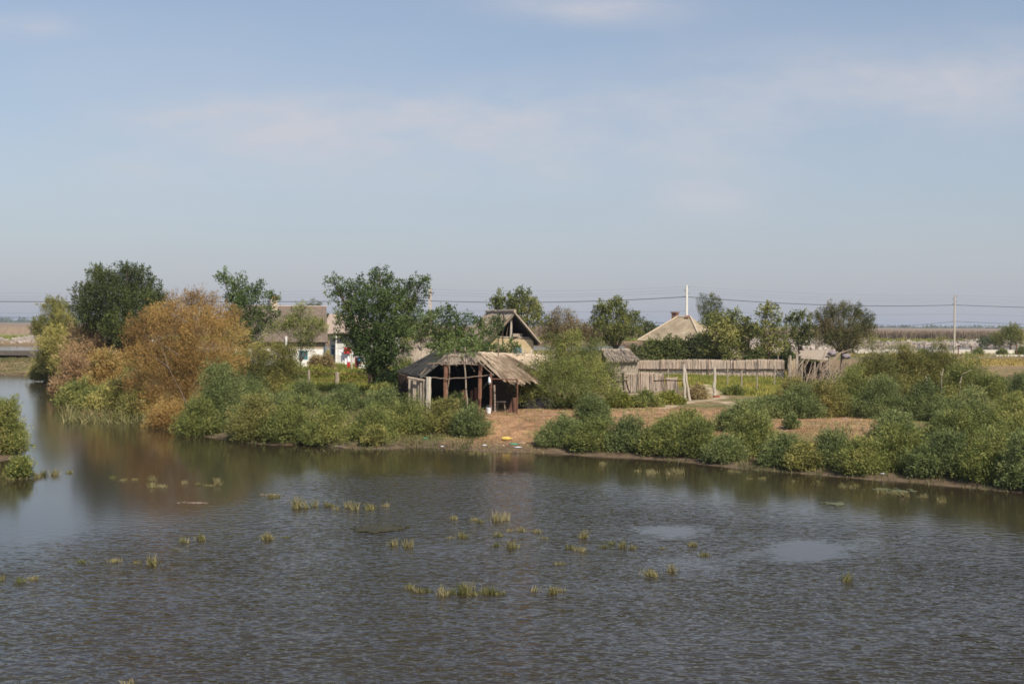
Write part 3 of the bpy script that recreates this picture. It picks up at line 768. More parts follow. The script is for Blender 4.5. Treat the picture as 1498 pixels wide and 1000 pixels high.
def wire(pts, sag, r, label, mat='cable', name='power_line'):
    mb = MB(); W = [at(*p) for p in pts]; path = []
    for a, b_, s_ in zip(W[:-1], W[1:], sag):
        for i in range(14):
            t_ = i / 14; p = a.lerp(b_, t_); p.z -= s_ * 4 * t_ * (1 - t_); path.append(p)
    path.append(W[-1]); mb.tube(path, r, 5)
    mb.build_thing(name, M[mat], label, 'power line', 'wires on the pole line')
wire([(-420, 438, 150), (629, 440, P3Y), (1004, 434, P1Y), (1396, 446, P2Y), (1900, 455, 215)], [.2, .42, .55, .3], .040, 'thickest dark cable strung across all the poles')
wire([(-420, 452, 150), (629, 453, P3Y), (1004, 455, P1Y), (1396, 459, P2Y), (1900, 466, 215)], [.5, .2, .25, .3], .014, 'thin grey wire below the thickest cable', 'cable_grey')
wire([(-420, 458, 150), (629, 470, P3Y), (1004, 472, P1Y), (1396, 470, P2Y), (1900, 482, 215)], [.1, .1, .9, .3], .026, 'lowest wire of the pole line, sagging close to the horizon')
for i, (y_, s_) in enumerate(((425, .4), (429, .5), (433, .45))):
    wire([(-420, y_, 150), (629, y_ - 2, P3Y), (1004, y_ - 6, P1Y), (1396, y_ + 7, P2Y), (1900, y_ + 12, 215)], [s_, s_, s_, s_], .009,
         ('topmost hair-thin wire between the pole tops', 'second hair-thin wire from the pole tops', 'third hair-thin wire, just above the thickest cable')[i], 'cable_grey')
# ================================================================== BUILDINGS
def straw_on(TL, TR, BR, BL, n, ln, wd_, rng, over=.15, lift=.05, drop=True):
    """straws lying down the slope TL-TR (top) to BL-BR (eave)"""
    TL, TR, BR, BL = [np.array(p, float) for p in (TL, TR, BR, BL)]
    nrm = np.cross(TR - TL, BL - TL); nrm /= np.linalg.norm(nrm)
    if nrm[2] < 0: nrm = -nrm
    lift = .03; n = int(n * .22); u = rng.random(n)[:, None]; v = (rng.random(n) ** .85)[:, None] * (1 + 0.0)
    top = TL + (TR - TL) * u; bot = BL + (BR - BL) * u
    S = bot - top; Ls = np.linalg.norm(S, axis=1, keepdims=True); S = S / Ls
    vv = np.clip(v * (Ls + over - ln * .6) / Ls, 0, 2)
    P = top + (bot - top) * vv + nrm * (lift * rng.random((n, 1)) + .012)
    D = unit(S + rng.normal(0, .07, (n, 3)) + nrm * rng.normal(.01, .025, (n, 1)))
    side = unit(np.cross(D, nrm)); Lh = (ln * rng.uniform(.5, 1.2, n))[:, None]
    W = wd_ * rng.uniform(.6, 1.4, n)[:, None]
    return np.stack([P - side * W / 2, P + side * W / 2, P + D * Lh + side * W / 3, P + D * Lh - side * W / 3], 1)
def thatch(parent, name, TL, TR, BR, BL, t, n, mat, leaf, rng, ln=.6, wd_=.05, over=.2):
    mb = MB(); 
    pts = [Vector(p) for p in (TL, TR, BR, BL)]
    nn_ = (pts[1] - pts[0]).cross(pts[2] - pts[0])
    if nn_.z < 0: pts = pts[::-1]
    k = 8; TLv, TRv, BRv, BLv = [Vector(p) for p in (TL, TR, BR, BL)]; nn_ = (TRv - TLv).cross(BLv - TLv).normalized()
    if nn_.z < 0: nn_ = -nn_
    vs = []
    for off in (0, t):
        for j in range(k + 1):
            for i in range(k + 1):
                p = TLv.lerp(TRv, i / k).lerp(BLv.lerp(BRv, i / k), j / k) - nn_ * off
                if off == 0: p = p + nn_ * float(rng.normal(0, .018))
                vs.append(p)
    m_ = (k + 1) ** 2; fs = []
    for j in range(k):
        for i in range(k):
            q = j * (k + 1) + i; fs.append((q, q + 1, q + k + 2, q + k + 1)); fs.append((q + m_, q + m_ + k + 1, q + m_ + k + 2, q + m_ + 1))
    for i in range(k):
        for a_, b_ in ((i, i + 1), (k * (k + 1) + i, k * (k + 1) + i + 1), (i * (k + 1), (i + 1) * (k + 1)), (i * (k + 1) + k, (i + 1) * (k + 1) + k)): fs.append((a_, b_, b_ + m_, a_ + m_))
    mb.add(vs, fs); r = mb.build(name, M[mat], parent)
    V = straw_on(TL, TR, BR, BL, n, ln, wd_, rng, over)
    q = np.repeat(rng.normal(.5, .2, (len(V) // 4 + 1)), 4)[:len(V)]
    s = quads_obj('straw', V, q, M[leaf], r)
    return r
M['thatch'] = pmat('thatch', (.62, .49, .36), (.44, .34, .24), 5, (3, 3, 1), bump=.12)
M['thatch_grey'] = pmat('grey_thatch', (.38, .31, .24), (.27, .22, .17), 5, (3, 3, 1), bump=.12)
M['thatch_dark'] = pmat('dark_thatch', (.085, .08, .07), (.05, .046, .04), 5, (6, 6, 1), bump=.5)
R = np.random.default_rng(55)

# ---- white house with grey brown roof (left)
def white_house():
    Y = 115; o = at(474, 500, Y); o.z = hz(o.x, o.y); th = .20
    u = Vector((-math.cos(th), -math.sin(th), 0)); v = Vector((-math.sin(th), math.cos(th), 0)); up = Vector((0, 0, 1))
    t = thing('village_house', 'white walled house with grey brown gable roof and plastered chimney', 'house', o)
    Lg, W, hw, hr = 8.2, 6.2, 2.85, 5.75
    def P(a, b_, z): return o + u * a + v * b_ + up * z
    mb = MB(); wt = .3
    # front wall with two window holes, built of piers and bands
    wins = [(1.5, 2.3), (5.2, 6.1)]; z1, z2 = .95, 1.75
    def wall(a0, a1, za, zb, b0=0.0, b1=wt): mb.add([P(a0, b0, za), P(a1, b0, za), P(a1, b1, za), P(a0, b1, za), P(a0, b0, zb), P(a1, b0, zb), P(a1, b1, zb), P(a0, b1, zb)], [(0, 1, 2, 3), (7, 6, 5, 4), (0, 4, 5, 1), (1, 5, 6, 2), (2, 6, 7, 3), (3, 7, 4, 0)])
    e = 0.0
    for a0, a1 in wins + [(Lg, Lg)]:
        wall(e, a0, -.1, hw); 
        if a1 > a0: wall(a0, a1, -.1, z1); wall(a0, a1, z2, hw)
        e = a1
    wall(0, Lg, -.1, hw, W - wt, W); wall(0, wt, -.1, hw, wt, W - wt); wall(Lg - wt, Lg, -.1, hw, wt, W - wt)
    for a in (0.0, Lg - wt):
        mb.slab([P(a, 0.02, hw), P(a, W - .02, hw), P(a, W / 2, hr - .15)], .0) if False else mb.add(
            [P(a, .02, hw), P(a, W - .02, hw), P(a, W / 2, hr - .12), P(a + wt, .02, hw), P(a + wt, W - .02, hw), P(a + wt, W / 2, hr - .12)],
            [(0, 1, 2), (5, 4, 3), (0, 3, 4, 1), (1, 4, 5, 2), (2, 5, 3, 0)])
    mb.build('wall', M['lime'], t)
    mb = MB(); mb.add([P(.02, -.03, 1.95), P(Lg, -.03, 1.95), P(Lg, -.03, hw - .02), P(.02, -.03, hw - .02), P(.02, -.001, 1.95), P(Lg, -.001, 1.95), P(Lg, -.001, hw - .02), P(.02, -.001, hw - .02)], [(3, 2, 1, 0), (0, 1, 5, 4), (2, 3, 7, 6), (0, 4, 7, 3), (1, 2, 6, 5)])
    mb.build('wall_board', M['tan_wall'], t)
    for k, (a0, a1) in enumerate(wins):
        w_ = MB()
        for (x0, x1, za, zb) in ((a0, a1, z1, z1 + .08), (a0, a1, z2 - .08, z2), (a0, a0 + .08, z1, z2), (a1 - .08, a1, z1, z2), ((a0 + a1) / 2 - .03, (a0 + a1) / 2 + .03, z1, z2)):
            w_.add([P(x0, -.04, za), P(x1, -.04, za), P(x1, .05, za), P(x0, .05, za), P(x0, -.04, zb), P(x1, -.04, zb), P(x1, .05, zb), P(x0, .05, zb)], [(0, 1, 2, 3), (7, 6, 5, 4), (0, 4, 5, 1), (1, 5, 6, 2), (2, 6, 7, 3), (3, 7, 4, 0)])
        f = w_.build('window', M['teal'], t)
        g_ = MB(); g_.add([P(a0, .06, z1), P(a1, .06, z1), P(a1, .06, z2), P(a0, .06, z2)], [(3, 2, 1, 0)]); g_.build('pane', M['bluegrey'], f)
    ov = .45; rs = (hr - hw) / (W / 2)
    for s_, nm in ((0, 'roof'), (1, 'roof')):
        b0 = -ov if s_ == 0 else W + ov; z_ = hw - ov * rs
        pts = [P(-.35, b0, z_), P(Lg + .3, b0, z_), P(Lg + .3, W / 2, hr), P(-.35, W / 2, hr)]
        n_ = (pts[1] - pts[0]).cross(pts[2] - pts[0])
        if n_.z < 0: pts = pts[::-1]
        mb = MB(); mb.slab([p + up * .13 for p in pts], .12)
        # sheet laps and ridges
        if s_ == 0:
            for q in (.25, .5, .75):
                a = P(-.35, b0 + (W / 2 - b0) * q, z_ + (hr - z_) * q + .15); b_ = P(Lg + .3, b0 + (W / 2 - b0) * q, z_ + (hr - z_) * q + .15)
                mb.tube([a, b_], .02, 4)
            for i in range(60):
                aa = -.3 + i * (Lg + .6) / 60
                mb.tube([P(aa, b0, z_ + .14), P(aa, W / 2, hr + .14)], .03, 4)
        mb.build('roof', M['roof_grey'], t)
    mb = MB(); mb.tube([P(-.38, W / 2, hr + .16), P(Lg + .3, W / 2, hr + .16)], .09, 6); mb.build('ridge_cap', M['roof_pink'], t)
    mb = MB(); c = P(4.55, W / 2 - .3, hr + .3); mb.box(c, (.62, .55, 1.2), th)
    ch = mb.build('chimney', M['chim'], t)
    mb = MB(); mb.box(c + up * .66, (.74, .68, .14), th); mb.box(c + up * .76, (.4, .36, .12), th); mb.build('chimney_cap', M['brick'], ch)
    mb = MB(); mb.tube([P(3.5, -.5, 1.6), P(3.5, -.5, 3.1)], .11, 8); mb.build('downpipe', M['concrete_white'], t)
    mb = MB(); mb.tube([P(-.05, -.08, 0), P(-.05, -.08, 2.6)], .07, 6); mb.build('corner_post', M['bluegrey'], t)
white_house()
# ---- second house behind its right end
def back_house():
    Y = 124; o = at(474, 500, Y); o.z = hz(o.x, o.y); up = Vector((0, 0, 1)); th = -.25
    u = Vector((math.cos(th), math.sin(th), 0)); v = Vector((-math.sin(th), math.cos(th), 0))
    t = thing('outbuilding', 'smaller pale outbuilding with pinkish roof behind the washing line', 'house', o)
    def P(a, b_, z): return o + u * a + v * b_ + up * z
    mb = MB()
    def wall(a0, a1, b0, b1, za, zb): mb.add([P(a0, b0, za), P(a1, b0, za), P(a1, b1, za), P(a0, b1, za), P(a0, b0, zb), P(a1, b0, zb), P(a1, b1, zb), P(a0, b1, zb)], [(3, 2, 1, 0), (4, 5, 6, 7), (0, 1, 5, 4), (1, 2, 6, 5), (2, 3, 7, 6), (3, 0, 4, 7)])
    wall(1.3, 6.2, 0, .25, -.1, 2.3); wall(0, 1.3, 1.5, 1.75, -.1, 2.9); wall(0, 6.2, 5, 5.25, -.1, 2.9); wall(5.95, 6.2, .25, 5, -.1, 2.9); wall(1.3, 1.55, .25, 1.5, -.1, 2.3)
    mb.build('wall', M['lime'], t)
    mb = MB(); mb.add([P(.2, 1.48, 0), P(1.2, 1.48, 0), P(1.2, 1.48, 2.1), P(.2, 1.48, 2.1), P(.2, 1.44, 0), P(1.2, 1.44, 0), P(1.2, 1.44, 2.1), P(.2, 1.44, 2.1)], [(7, 6, 5, 4), (4, 5, 1, 0), (6, 7, 3, 2), (5, 6, 2, 1), (7, 4, 0, 3)]); mb.build('door', M['bluegrey'], t)
    mb = MB(); mb.slab([P(-.5, 2.6, 5.3), P(-.5, -.2, 3.2), P(2.2, -.2, 3.4), P(2.0, 2.6, 5.3)], .14); mb.slab([P(2.0, 2.6, 5.3), P(2.2, -.2, 3.4), P(6.6, -.3, 2.7), P(4.4, 2.6, 4.4)], .14)
    mb.slab([P(-.5, 2.6, 5.3), P(2.0, 2.6, 5.3), P(6.5, 5.6, 2.8), P(-.5, 5.6, 3.0)], .14); mb.build('roof', M['roof_pink'], t)
    mb = MB(); mb.tube([P(1.3, 0, 0), P(1.3, 0, 3.1)], .09, 6); mb.build('porch_post', M['lime'], t)
back_house()
# ---- washing on the line
def washing():
    Y = 111
    mb = MB(); a = at(478, 508, Y); b_ = at(560, 507, Y - 1)
    pts = [a.lerp(b_, i / 10) - Vector((0, 0, .5 * (i / 10) * (1 - i / 10))) for i in range(11)]
    mb.tube(pts, .012, 4)
    t = mb.build_thing('washing_line', M['cable_grey'], 'washing line strung in the yard of the white house', 'washing line')
    def cloth(name, px0, px1, py0, py1, mat, label, cat, cut=0.0, Yo=0.0, shape='sheet'):
        p0 = at(px0, py0, Y + Yo); p1 = at(px1, py0, Y + Yo); zb = at(px0, py1, Y + Yo).z; mb = MB(); nx, nz = 14, 8
        f = []; B = []
        for back in (0, .03):
            for j in range(nz + 1):
                for i in range(nx + 1):
                    s = i / nx; q = j / nz
                    wv = 1.0
                    if shape == 'shirt': 
                        half = (.5 if q < .38 else .30) ; s2 = .5 + (s - .5) * 2 * half
                    else: s2 = s * (1 - cut * q) 
                    x = p0.x + (p1.x - p0.x) * s2; y = p0.y + .09 * math.sin(s * 9 + px0) * q + back
                    z = p0.z + (zb - p0.z) * q * (1 + .05 * math.sin(s * 7)); B.append((x, y, z))
        k = (nx + 1) * (nz + 1)
        for j in range(nz):
            for i in range(nx):
                q = j * (nx + 1) + i
                f.append((q, q + nx + 1, q + nx + 2, q + 1)); f.append((q + k, q + k + 1, q + k + nx + 2, q + k + nx + 1))
        mb.add(B, f); mb.build_thing(name, M[mat], label, cat, 'laundry in the yard')
    cloth('shirt', 496, 507, 511, 528, 'cloth_white', 'leftmost white shirt on the washing line', 'shirt', shape='shirt')
    cloth('shirt', 502, 515, 510, 532, 'cloth_white', 'large white shirt under the red cloth on the washing line', 'shirt', Yo=-.3, shape='shirt')
    cloth('towel', 503, 514, 508, 517, 'cloth_red', 'bright red cloth hung over the white shirt', 'cloth', Yo=-.6)
    cloth('towel', 516, 521, 510, 524, 'cloth_white', 'narrow white towel right of the red cloth', 'towel')
    cloth('trousers', 519, 528, 522, 540, 'cloth_maroon', 'dark red trousers hung low right of the white shirts', 'trousers', Yo=-.4)
    cloth('towel', 523, 530, 522, 528, 'cloth_blue', 'small blue cloth above the dark red trousers', 'cloth', Yo=-.8)
    cloth('sheet', 524, 546, 515, 520, 'cloth_white', 'long white sheet folded along the line in front of the big tree', 'sheet', Yo=-.9)
    cloth('sheet', 525, 541, 533, 540, 'lime', 'off white sheet spread low behind the yard fence', 'sheet', Yo=-1.2)
    cloth('towel', 508, 512, 529, 541, 'cloth_red', 'red towel hanging below the white shirts', 'towel', Yo=-.5)
    mb = MB(); p = at(515, 545, Y - 2); p.z = hz(p.x, p.y); q = at(514, 504, Y - 2); mb.pole(p, q, .07, wob=.01); mb.build_thing('prop_pole', M['wood_pale'], 'pale wooden prop pole standing under the washing line', 'pole')
    mb = MB(); p = at(550, 542, 106); mb.box((p.x, p.y, p.z + .15), (.7, .4, .42), .2); mb.box((p.x, p.y, p.z + .39), (.8, .5, .06), .2)
    mb.build_thing('crate', M['lime'], 'small white box by the foot of the big locust tree', 'box')
washing()
# ---- wire fence of the yard
def yard_fence():
    Y = 84
    for i, (px, yt, yb, w_, mt, lab) in enumerate([(388, 548, 570, .09, 'wood_dark', 'leftmost short dark post of the yard fence'), (452, 541, 568, .09, 'wood', 'grey post of the yard fence behind the low shrubs'), (493, 544, 571, .15, 'wood', 'broad pale post of the yard fence in front of the house'),
                              (541, 544, 572, .14, 'wood_dark', 'thick dark post of the yard fence below the big tree'), (551, 546, 571, .08, 'wood_dark', 'thin dark post right beside the thick dark fence post')]):
        a = at(px, yb, Y); a.z = hz(a.x, a.y) - .1; b_ = at(px, yt, Y); mb = MB(); mb.pole(a, b_, w_, w_ * .9, .01)
        mb.build_thing('fence_post', M[mt], lab, 'post', 'posts of the yard wire fence')
    for k, (dy, lab) in enumerate(((0, 'rusty top wire of the yard fence'), (10, 'rusty lower wire of the yard fence'))):
        mb = MB(); mb.tube([at(px, y + dy, Y) for px, y in ((380, 547), (452, 545), (493, 546), (541, 548), (575, 549))], .022, 4)
        mb.build_thing('fence_wire', M['rust'], lab, 'wire')
yard_fence()
# ---- old thatched hut behind the big tree (rounded roof)
def round_hut():
    Y = 90; c = at(625, 500, Y + 2); c.z = hz(c.x, c.y)
    t = thing('thatched_hut', 'low hut with rounded grey thatch roof between the big locust and the open shed', 'hut', c)
    mb = MB(); 
    for a0 in range(16):
        an = 2 * PI * a0 / 16; an2 = an + 2 * PI / 16
        p = [c + Vector((math.cos(x) * 2.2, math.sin(x) * 1.9, z)) for x, z in ((an, -.1), (an2, -.1), (an2, 1.5), (an, 1.5))]
        mb.add(p, [(0, 1, 2, 3)])
    mb.build('wall', M['mud'], t)
    mb = MB(); rings = [(2.9, 1.2), (2.6, 1.75), (2.1, 2.35), (1.4, 2.85), (.6, 3.15), (.05, 3.25)]; n_ = 28; vs = []
    for r_, z in rings:
        for k in range(n_):
            an = 2 * PI * k / n_; w = 1 + .05 * math.sin(an * 3) + random.uniform(-.01, .01)
            vs.append(c + Vector((math.cos(an) * r_ * w * 1.05, math.sin(an) * r_ * w * .9, z)))
    fs = []
    for j in range(len(rings) - 1):
        for k in range(n_): fs.append((j * n_ + k, j * n_ + (k + 1) % n_, (j + 1) * n_ + (k + 1) % n_, (j + 1) * n_ + k))
    mb.add(vs, fs); rf = mb.build('roof', M['thatch_grey'], t, True)
    n = 2600; an = R.uniform(0, 2 * PI, n); rr = R.uniform(.2, 2.75, n); zf = np.interp(rr, [0, .6, 1.4, 2.1, 2.6, 2.9], [3.25, 3.15, 2.85, 2.35, 1.75, 1.2])
    P = np.stack([c.x + np.cos(an) * rr * 1.05, c.y + np.sin(an) * rr * .9, c.z + zf + .04], 1)
    D = unit(np.stack([np.cos(an), np.sin(an), -.25 - rr * .28], 1) + R.normal(0, .1, (n, 3)))
    quads_obj('straw', blades(P, D, .45, .06, R), R.normal(.5, .2, n), M['straw_grey'], rf)
    mb = MB(); a = at(603, 491, Y - .3); mb.pole(a - Vector((0, 0, .9)), a, .09, .05); mb.build('ridge_stake', M['wood'], t); mb = MB(); b_ = at(617, 494, Y); mb.pole(b_ - Vector((0, 0, .8)), b_, .07, .05); mb.build('ridge_stake', M['wood'], t)
round_hut()
# ---- gable house with thatch (centre)
def gable_house():
    Y = 92; up = Vector((0, 0, 1))
    A = at(752, 458, Y); E1 = at(789, 500, Y - .6); E2 = at(714, 503, Y + .6)
    g = Vector(((E1.x + E2.x) / 2, (E1.y + E2.y) / 2, 0)); g.z = hz(g.x, g.y)
    t = thing('gable_house', 'mud walled house with steep thatched roof and open dark gable', 'house', g)
    back = Vector((-2.15, 4.6, 0))
    gu = (E1 - E2); gu.z = 0; hw = gu.length / 2; gu.normalize(); gv = back.normalized()
    zE = (E1.z + E2.z) / 2; zA = A.z
    cx = Vector((A.x, A.y, 0))
    def P(a, b_, z): return Vector((cx.x + gu.x * a + gv.x * b_, cx.y + gu.y * a + gv.y * b_, z))
    Lg = back.length; zb = at(760, 494, Y).z
    # walls (set in under the overhanging roof)
    mb = MB(); wx = hw - .28; y0, y1 = .45, Lg - .2
    def wall(a0, a1, b0, b1, za, zb_): mb.add([P(a0, b0, za), P(a1, b0, za), P(a1, b1, za), P(a0, b1, za), P(a0, b0, zb_), P(a1, b0, zb_), P(a1, b1, zb_), P(a0, b1, zb_)], [(3, 2, 1, 0), (4, 5, 6, 7), (0, 1, 5, 4), (1, 2, 6, 5), (2, 3, 7, 6), (3, 0, 4, 7)])
    wall(-wx, .0, y0, y0 + .3, g.z - .1, zb - .05); wall(.75, wx, y0, y0 + .3, g.z - .1, zb - .12); wall(0, .75, y0, y0 + .3, zb - .55, zb - .08); wall(0, .75, y0, y0 + .3, g.z - .1, zb - 1.6)
    wall(-wx, -wx + .25, y0 + .3, y1, g.z - .1, zE); wall(wx - .25, wx, y0 + .3, y1, g.z - .1, zE); wall(-wx + .25, wx - .25, y1 - .25, y1, g.z - .1, zb)
    mb.build('wall', M['mud'], t)
    mb = MB(); wall_ = P(.375, y0 + .2, zb - 1.1); mb.box(wall_, (.75, .06, 1.0), math.atan2(gu.y, gu.x)); sh = mb.build('window', M['wood_pale'], t)
    mb = MB(); mb.pole(P(-1.1, y0 + .1, zb + .03), P(wx + .05, y0 + .1, zb - .02), .10, .09, .008); mb.box(P(.5, y0 + .12, zb + .2), (.75, .35, .22), .3); mb.build('beam', M['wood'], t)
    mb = MB(); mb.pole(P(-.05, y0, zb), P(-.02, y0 - .05, zA - .25), .09, .08, .006); mb.build('king_post', M['wood_pale'], t)
    mb = MB(); mb.pole(P(-.95, y0 - .6, zb - 1.4), P(-.9, y0 - .6, zA + .12), .045, .035, .004); mb.build('pole', M['wood_dark'], t)
    mb = MB(); mb.pole(P(-.25, y0 + .3, zb), P(-.1, y0 + .2, zA - .6), .03, .025, .02); mb.build('strut', M['wood_brown'], t)
    # loft: closed back and floor, near-black as painted interior shade
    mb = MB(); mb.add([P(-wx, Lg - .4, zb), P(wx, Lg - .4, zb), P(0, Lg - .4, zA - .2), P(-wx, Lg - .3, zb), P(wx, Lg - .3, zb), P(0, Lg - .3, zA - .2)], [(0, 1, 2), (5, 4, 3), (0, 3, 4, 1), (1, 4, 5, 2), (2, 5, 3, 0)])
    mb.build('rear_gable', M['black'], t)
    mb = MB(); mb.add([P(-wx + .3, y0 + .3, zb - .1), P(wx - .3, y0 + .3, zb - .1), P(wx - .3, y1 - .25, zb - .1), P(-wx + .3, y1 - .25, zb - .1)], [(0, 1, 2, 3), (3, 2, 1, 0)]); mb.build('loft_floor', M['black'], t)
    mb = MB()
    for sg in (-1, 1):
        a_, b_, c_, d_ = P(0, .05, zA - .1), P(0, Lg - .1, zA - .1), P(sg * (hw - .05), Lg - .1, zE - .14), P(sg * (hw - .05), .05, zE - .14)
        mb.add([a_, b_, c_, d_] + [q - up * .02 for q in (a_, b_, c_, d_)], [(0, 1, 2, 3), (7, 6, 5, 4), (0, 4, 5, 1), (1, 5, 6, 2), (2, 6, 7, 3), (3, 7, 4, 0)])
    mb.build('shade_lining', M['black'], t)  # added sheets below the slopes; their black paints the shade inside the roof
    thatch(t, 'roof', P(0, Lg, zA + .1), P(0, -.1, zA + .1), P(-hw - .1, -.1, zE + .05), P(-hw - .1, Lg, zE + .05), .16, 5200, 'thatch_grey', 'straw', R, .6, .05)
    thatch(t, 'roof', P(.04, -.1, zA + .12), P(.04, Lg, zA + .12), P(hw + .12, Lg, zE + .0), P(hw + .12, -.1, zE + .0), .09, 3600, 'thatch_grey', 'straw', R, .6, .05)
    mb = MB(); mb.pole(P(.02, -.12, zA + .17), P(0, Lg, zA + .17), .13, .12, .008, 8, 8); mb.build('ridge', M['thatch_grey'], t)
    # blue window leaf with white rail on the wall before the house
    w = at(757, 514, Y - 2.2); rl = MB()
    q = thing('cold_frame', 'dark blue panel with white rail in front of the mud wall', 'panel', (w.x, w.y, g.z))
    mb = MB(); mb.box((w.x, w.y, w.z), (.62, .06, .5), .05); mb.build('panel', M['bluegrey'], q)
    a, b_ = at(750, 518, Y - 2.3), at(777, 518, Y - 2.3); mb = MB(); mb.tube([a, b_], .04, 6); 
    for px in (750, 758, 766, 777): c = at(px, 511, Y - 2.3); mb.tube([(c.x, c.y, g.z), c], .03, 6)
    mb.build('rail', M['concrete_white'], q)
gable_house()
# ---- broken small roof left of the gable house (tan glimpse)
# ---- open shed with collapsed thatch (hero)
def shed():
    g = at(672, 500, 62); g.z = hz(g.x, g.y)
    t = thing('open_shed', 'tumbledown open shed with dark left roof slope and straw thatched right slope', 'shed', g)
    gz = g.z
    # roofs
    TLb, TLf, EF, EB = at(640, 512, 66.5), at(655, 518, 61.2), at(614, 550, 60.0), at(581, 543, 64.5)
    thatch(t, 'dark_roof', TLb, TLf, EF, EB, .14, 2600, 'thatch_dark', 'straw_dark', R, .5, .05, .12)
    TR1, TR2, R2, R1 = at(696, 514, 61.6), at(742, 517, 66.2), at(795, 551, 63.6), at(741, 555, 60.0)
    rr = thatch(t, 'thatch_roof', TR1, TR2, R2, R1, .16, 9000, 'thatch', 'straw', R, .75, .05, .32)
    rr['label'] = 'ragged straw coloured right roof slope'
    # second run of thatch towards the back right, lower pitch
    thatch(t, 'thatch_roof', at(738, 516.5, 66.3), at(800, 519, 68.5), at(815, 546, 65.5), at(792, 550, 63.8), .14, 2600, 'thatch', 'straw', R, .6, .05, .2)
    # broken middle: flat remains of thatch on the ridge
    thatch(t, 'broken_roof', at(640, 512, 67), at(742, 516, 67), at(700, 519, 61.8), at(652, 522, 61.6), .12, 1400, 'thatch_dark', 'straw_grey', R, .5, .05, .1)
    thatch(t, 'hanging_thatch', at(650, 518, 61.5), at(699, 515.5, 61.5), at(701, 526, 61.0), at(646, 529, 61.0), .07, 2200, 'thatch_dark', 'straw_grey', R, .4, .05, .16)
    # back and inner walls, near-black as painted interior shade
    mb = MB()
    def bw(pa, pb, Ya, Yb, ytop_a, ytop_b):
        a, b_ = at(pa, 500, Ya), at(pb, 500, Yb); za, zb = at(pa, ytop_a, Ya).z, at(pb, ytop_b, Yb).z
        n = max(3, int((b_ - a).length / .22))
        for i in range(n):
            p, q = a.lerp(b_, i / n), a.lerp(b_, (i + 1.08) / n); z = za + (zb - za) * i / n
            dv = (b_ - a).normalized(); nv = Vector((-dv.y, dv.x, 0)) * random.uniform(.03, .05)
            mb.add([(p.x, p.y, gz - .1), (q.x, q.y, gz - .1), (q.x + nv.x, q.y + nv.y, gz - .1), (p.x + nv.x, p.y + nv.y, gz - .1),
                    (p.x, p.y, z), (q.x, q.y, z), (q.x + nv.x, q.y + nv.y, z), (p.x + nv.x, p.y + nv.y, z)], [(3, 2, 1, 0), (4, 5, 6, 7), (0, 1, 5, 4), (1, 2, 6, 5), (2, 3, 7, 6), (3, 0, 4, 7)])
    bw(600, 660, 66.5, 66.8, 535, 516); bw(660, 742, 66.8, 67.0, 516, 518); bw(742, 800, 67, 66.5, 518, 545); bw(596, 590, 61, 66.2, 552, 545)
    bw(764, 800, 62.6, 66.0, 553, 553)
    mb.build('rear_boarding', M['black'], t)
    # lattice of inner boards / partition
    mb = MB()
    for px, y0_, y1_, Yq in ((690, 572, 583, 62.6), (696, 568, 584, 62.7), (701, 571, 584, 62.8)):
        a = at(px, y0_, Yq); mb = MB(); mb.box((a.x, a.y, (a.z + gz) / 2), (.14, .05, a.z - gz + .1), random.uniform(-.1, .1)); mb.build('partition_board', M['wood_red'], t)
    mb = MB(); a = at(678, 572, 62.2); mb.box((a.x, a.y, (a.z + gz) / 2), (.30, .22, a.z - gz + .1), .2); mb.box((a.x, a.y, a.z + .03), (.34, .26, .07), .2); mb.build('trough', M['wood_red'], t)
    # posts
    def post(name, pa, ya, pb, yb, Yq, r, mat, wob=.01, r1=None):
        a = at(pa, ya, Yq); b_ = at(pb, yb, Yq)
        m_ = MB(); m_.pole(a, b_, r, r1 or r, wob); return m_.build(name, M[mat], t)
    def gpost(name, pa, pb, yb, Yq, r, mat, wob=.01, r1=None):
        a = at(pa, 500, Yq); a.z = gz - .1; b_ = at(pb, yb, Yq); m_ = MB(); m_.pole(a, b_, r, r1 or r, wob); return m_.build(name, M[mat], t)
    gpost('post', 652, 652, 532, 60.4, .105, 'wood_red', .02); gpost('post', 702, 703, 535, 60.5, .10, 'wood_red', .012)
    gpost('post', 657, 655, 522, 60.7, .035, 'wood_brown', .035); gpost('post', 684, 678, 521, 60.9, .036, 'wood', .018)
    gpost('post', 718, 718, 546, 59.9, .06, 'wood_red', .015); gpost('post', 725, 723, 563, 60.2, .045, 'wood', .01)
    post('beam', 625, 532, 712, 533, 60.3, .034, 'wood_brown', .02); post('beam', 613, 551, 652, 553, 60.2, .028, 'wood_brown', .02)
    post('beam', 652, 555, 722, 547, 60.3, .026, 'wood_brown', .03); post('beam', 697, 526, 722, 549, 60.2, .03, 'wood_brown', .012)
    post('rafter', 654, 520, 616, 547, 60.6, .03, 'wood_brown', .01); post('rafter', 655, 524, 662, 519, 61, .03, 'wood_brown'); post('beam', 654, 521, 700, 521, 61.2, .032, 'wood_brown', .02)
    post('rafter', 684, 527, 694, 543, 61.5, .025, 'wood'); post('rafter', 694, 524, 708, 535, 61.2, .03, 'wood')
    post('rafter', 664, 509, 668, 524, 61.5, .03, 'wood_brown', .03); post('rafter', 680, 508, 684, 522, 61.5, .035, 'wood', .03); post('rafter', 729, 508, 729, 522, 62.5, .03, 'wood_brown')
    post('strut', 614, 550, 624, 538, 60.1, .04, 'wood_brown', .01)
    # left corner: white post, boards, rail
    gpost('corner_post', 627, 627, 551, 59.8, .13, 'wood_pale', .006)
    mb = MB()
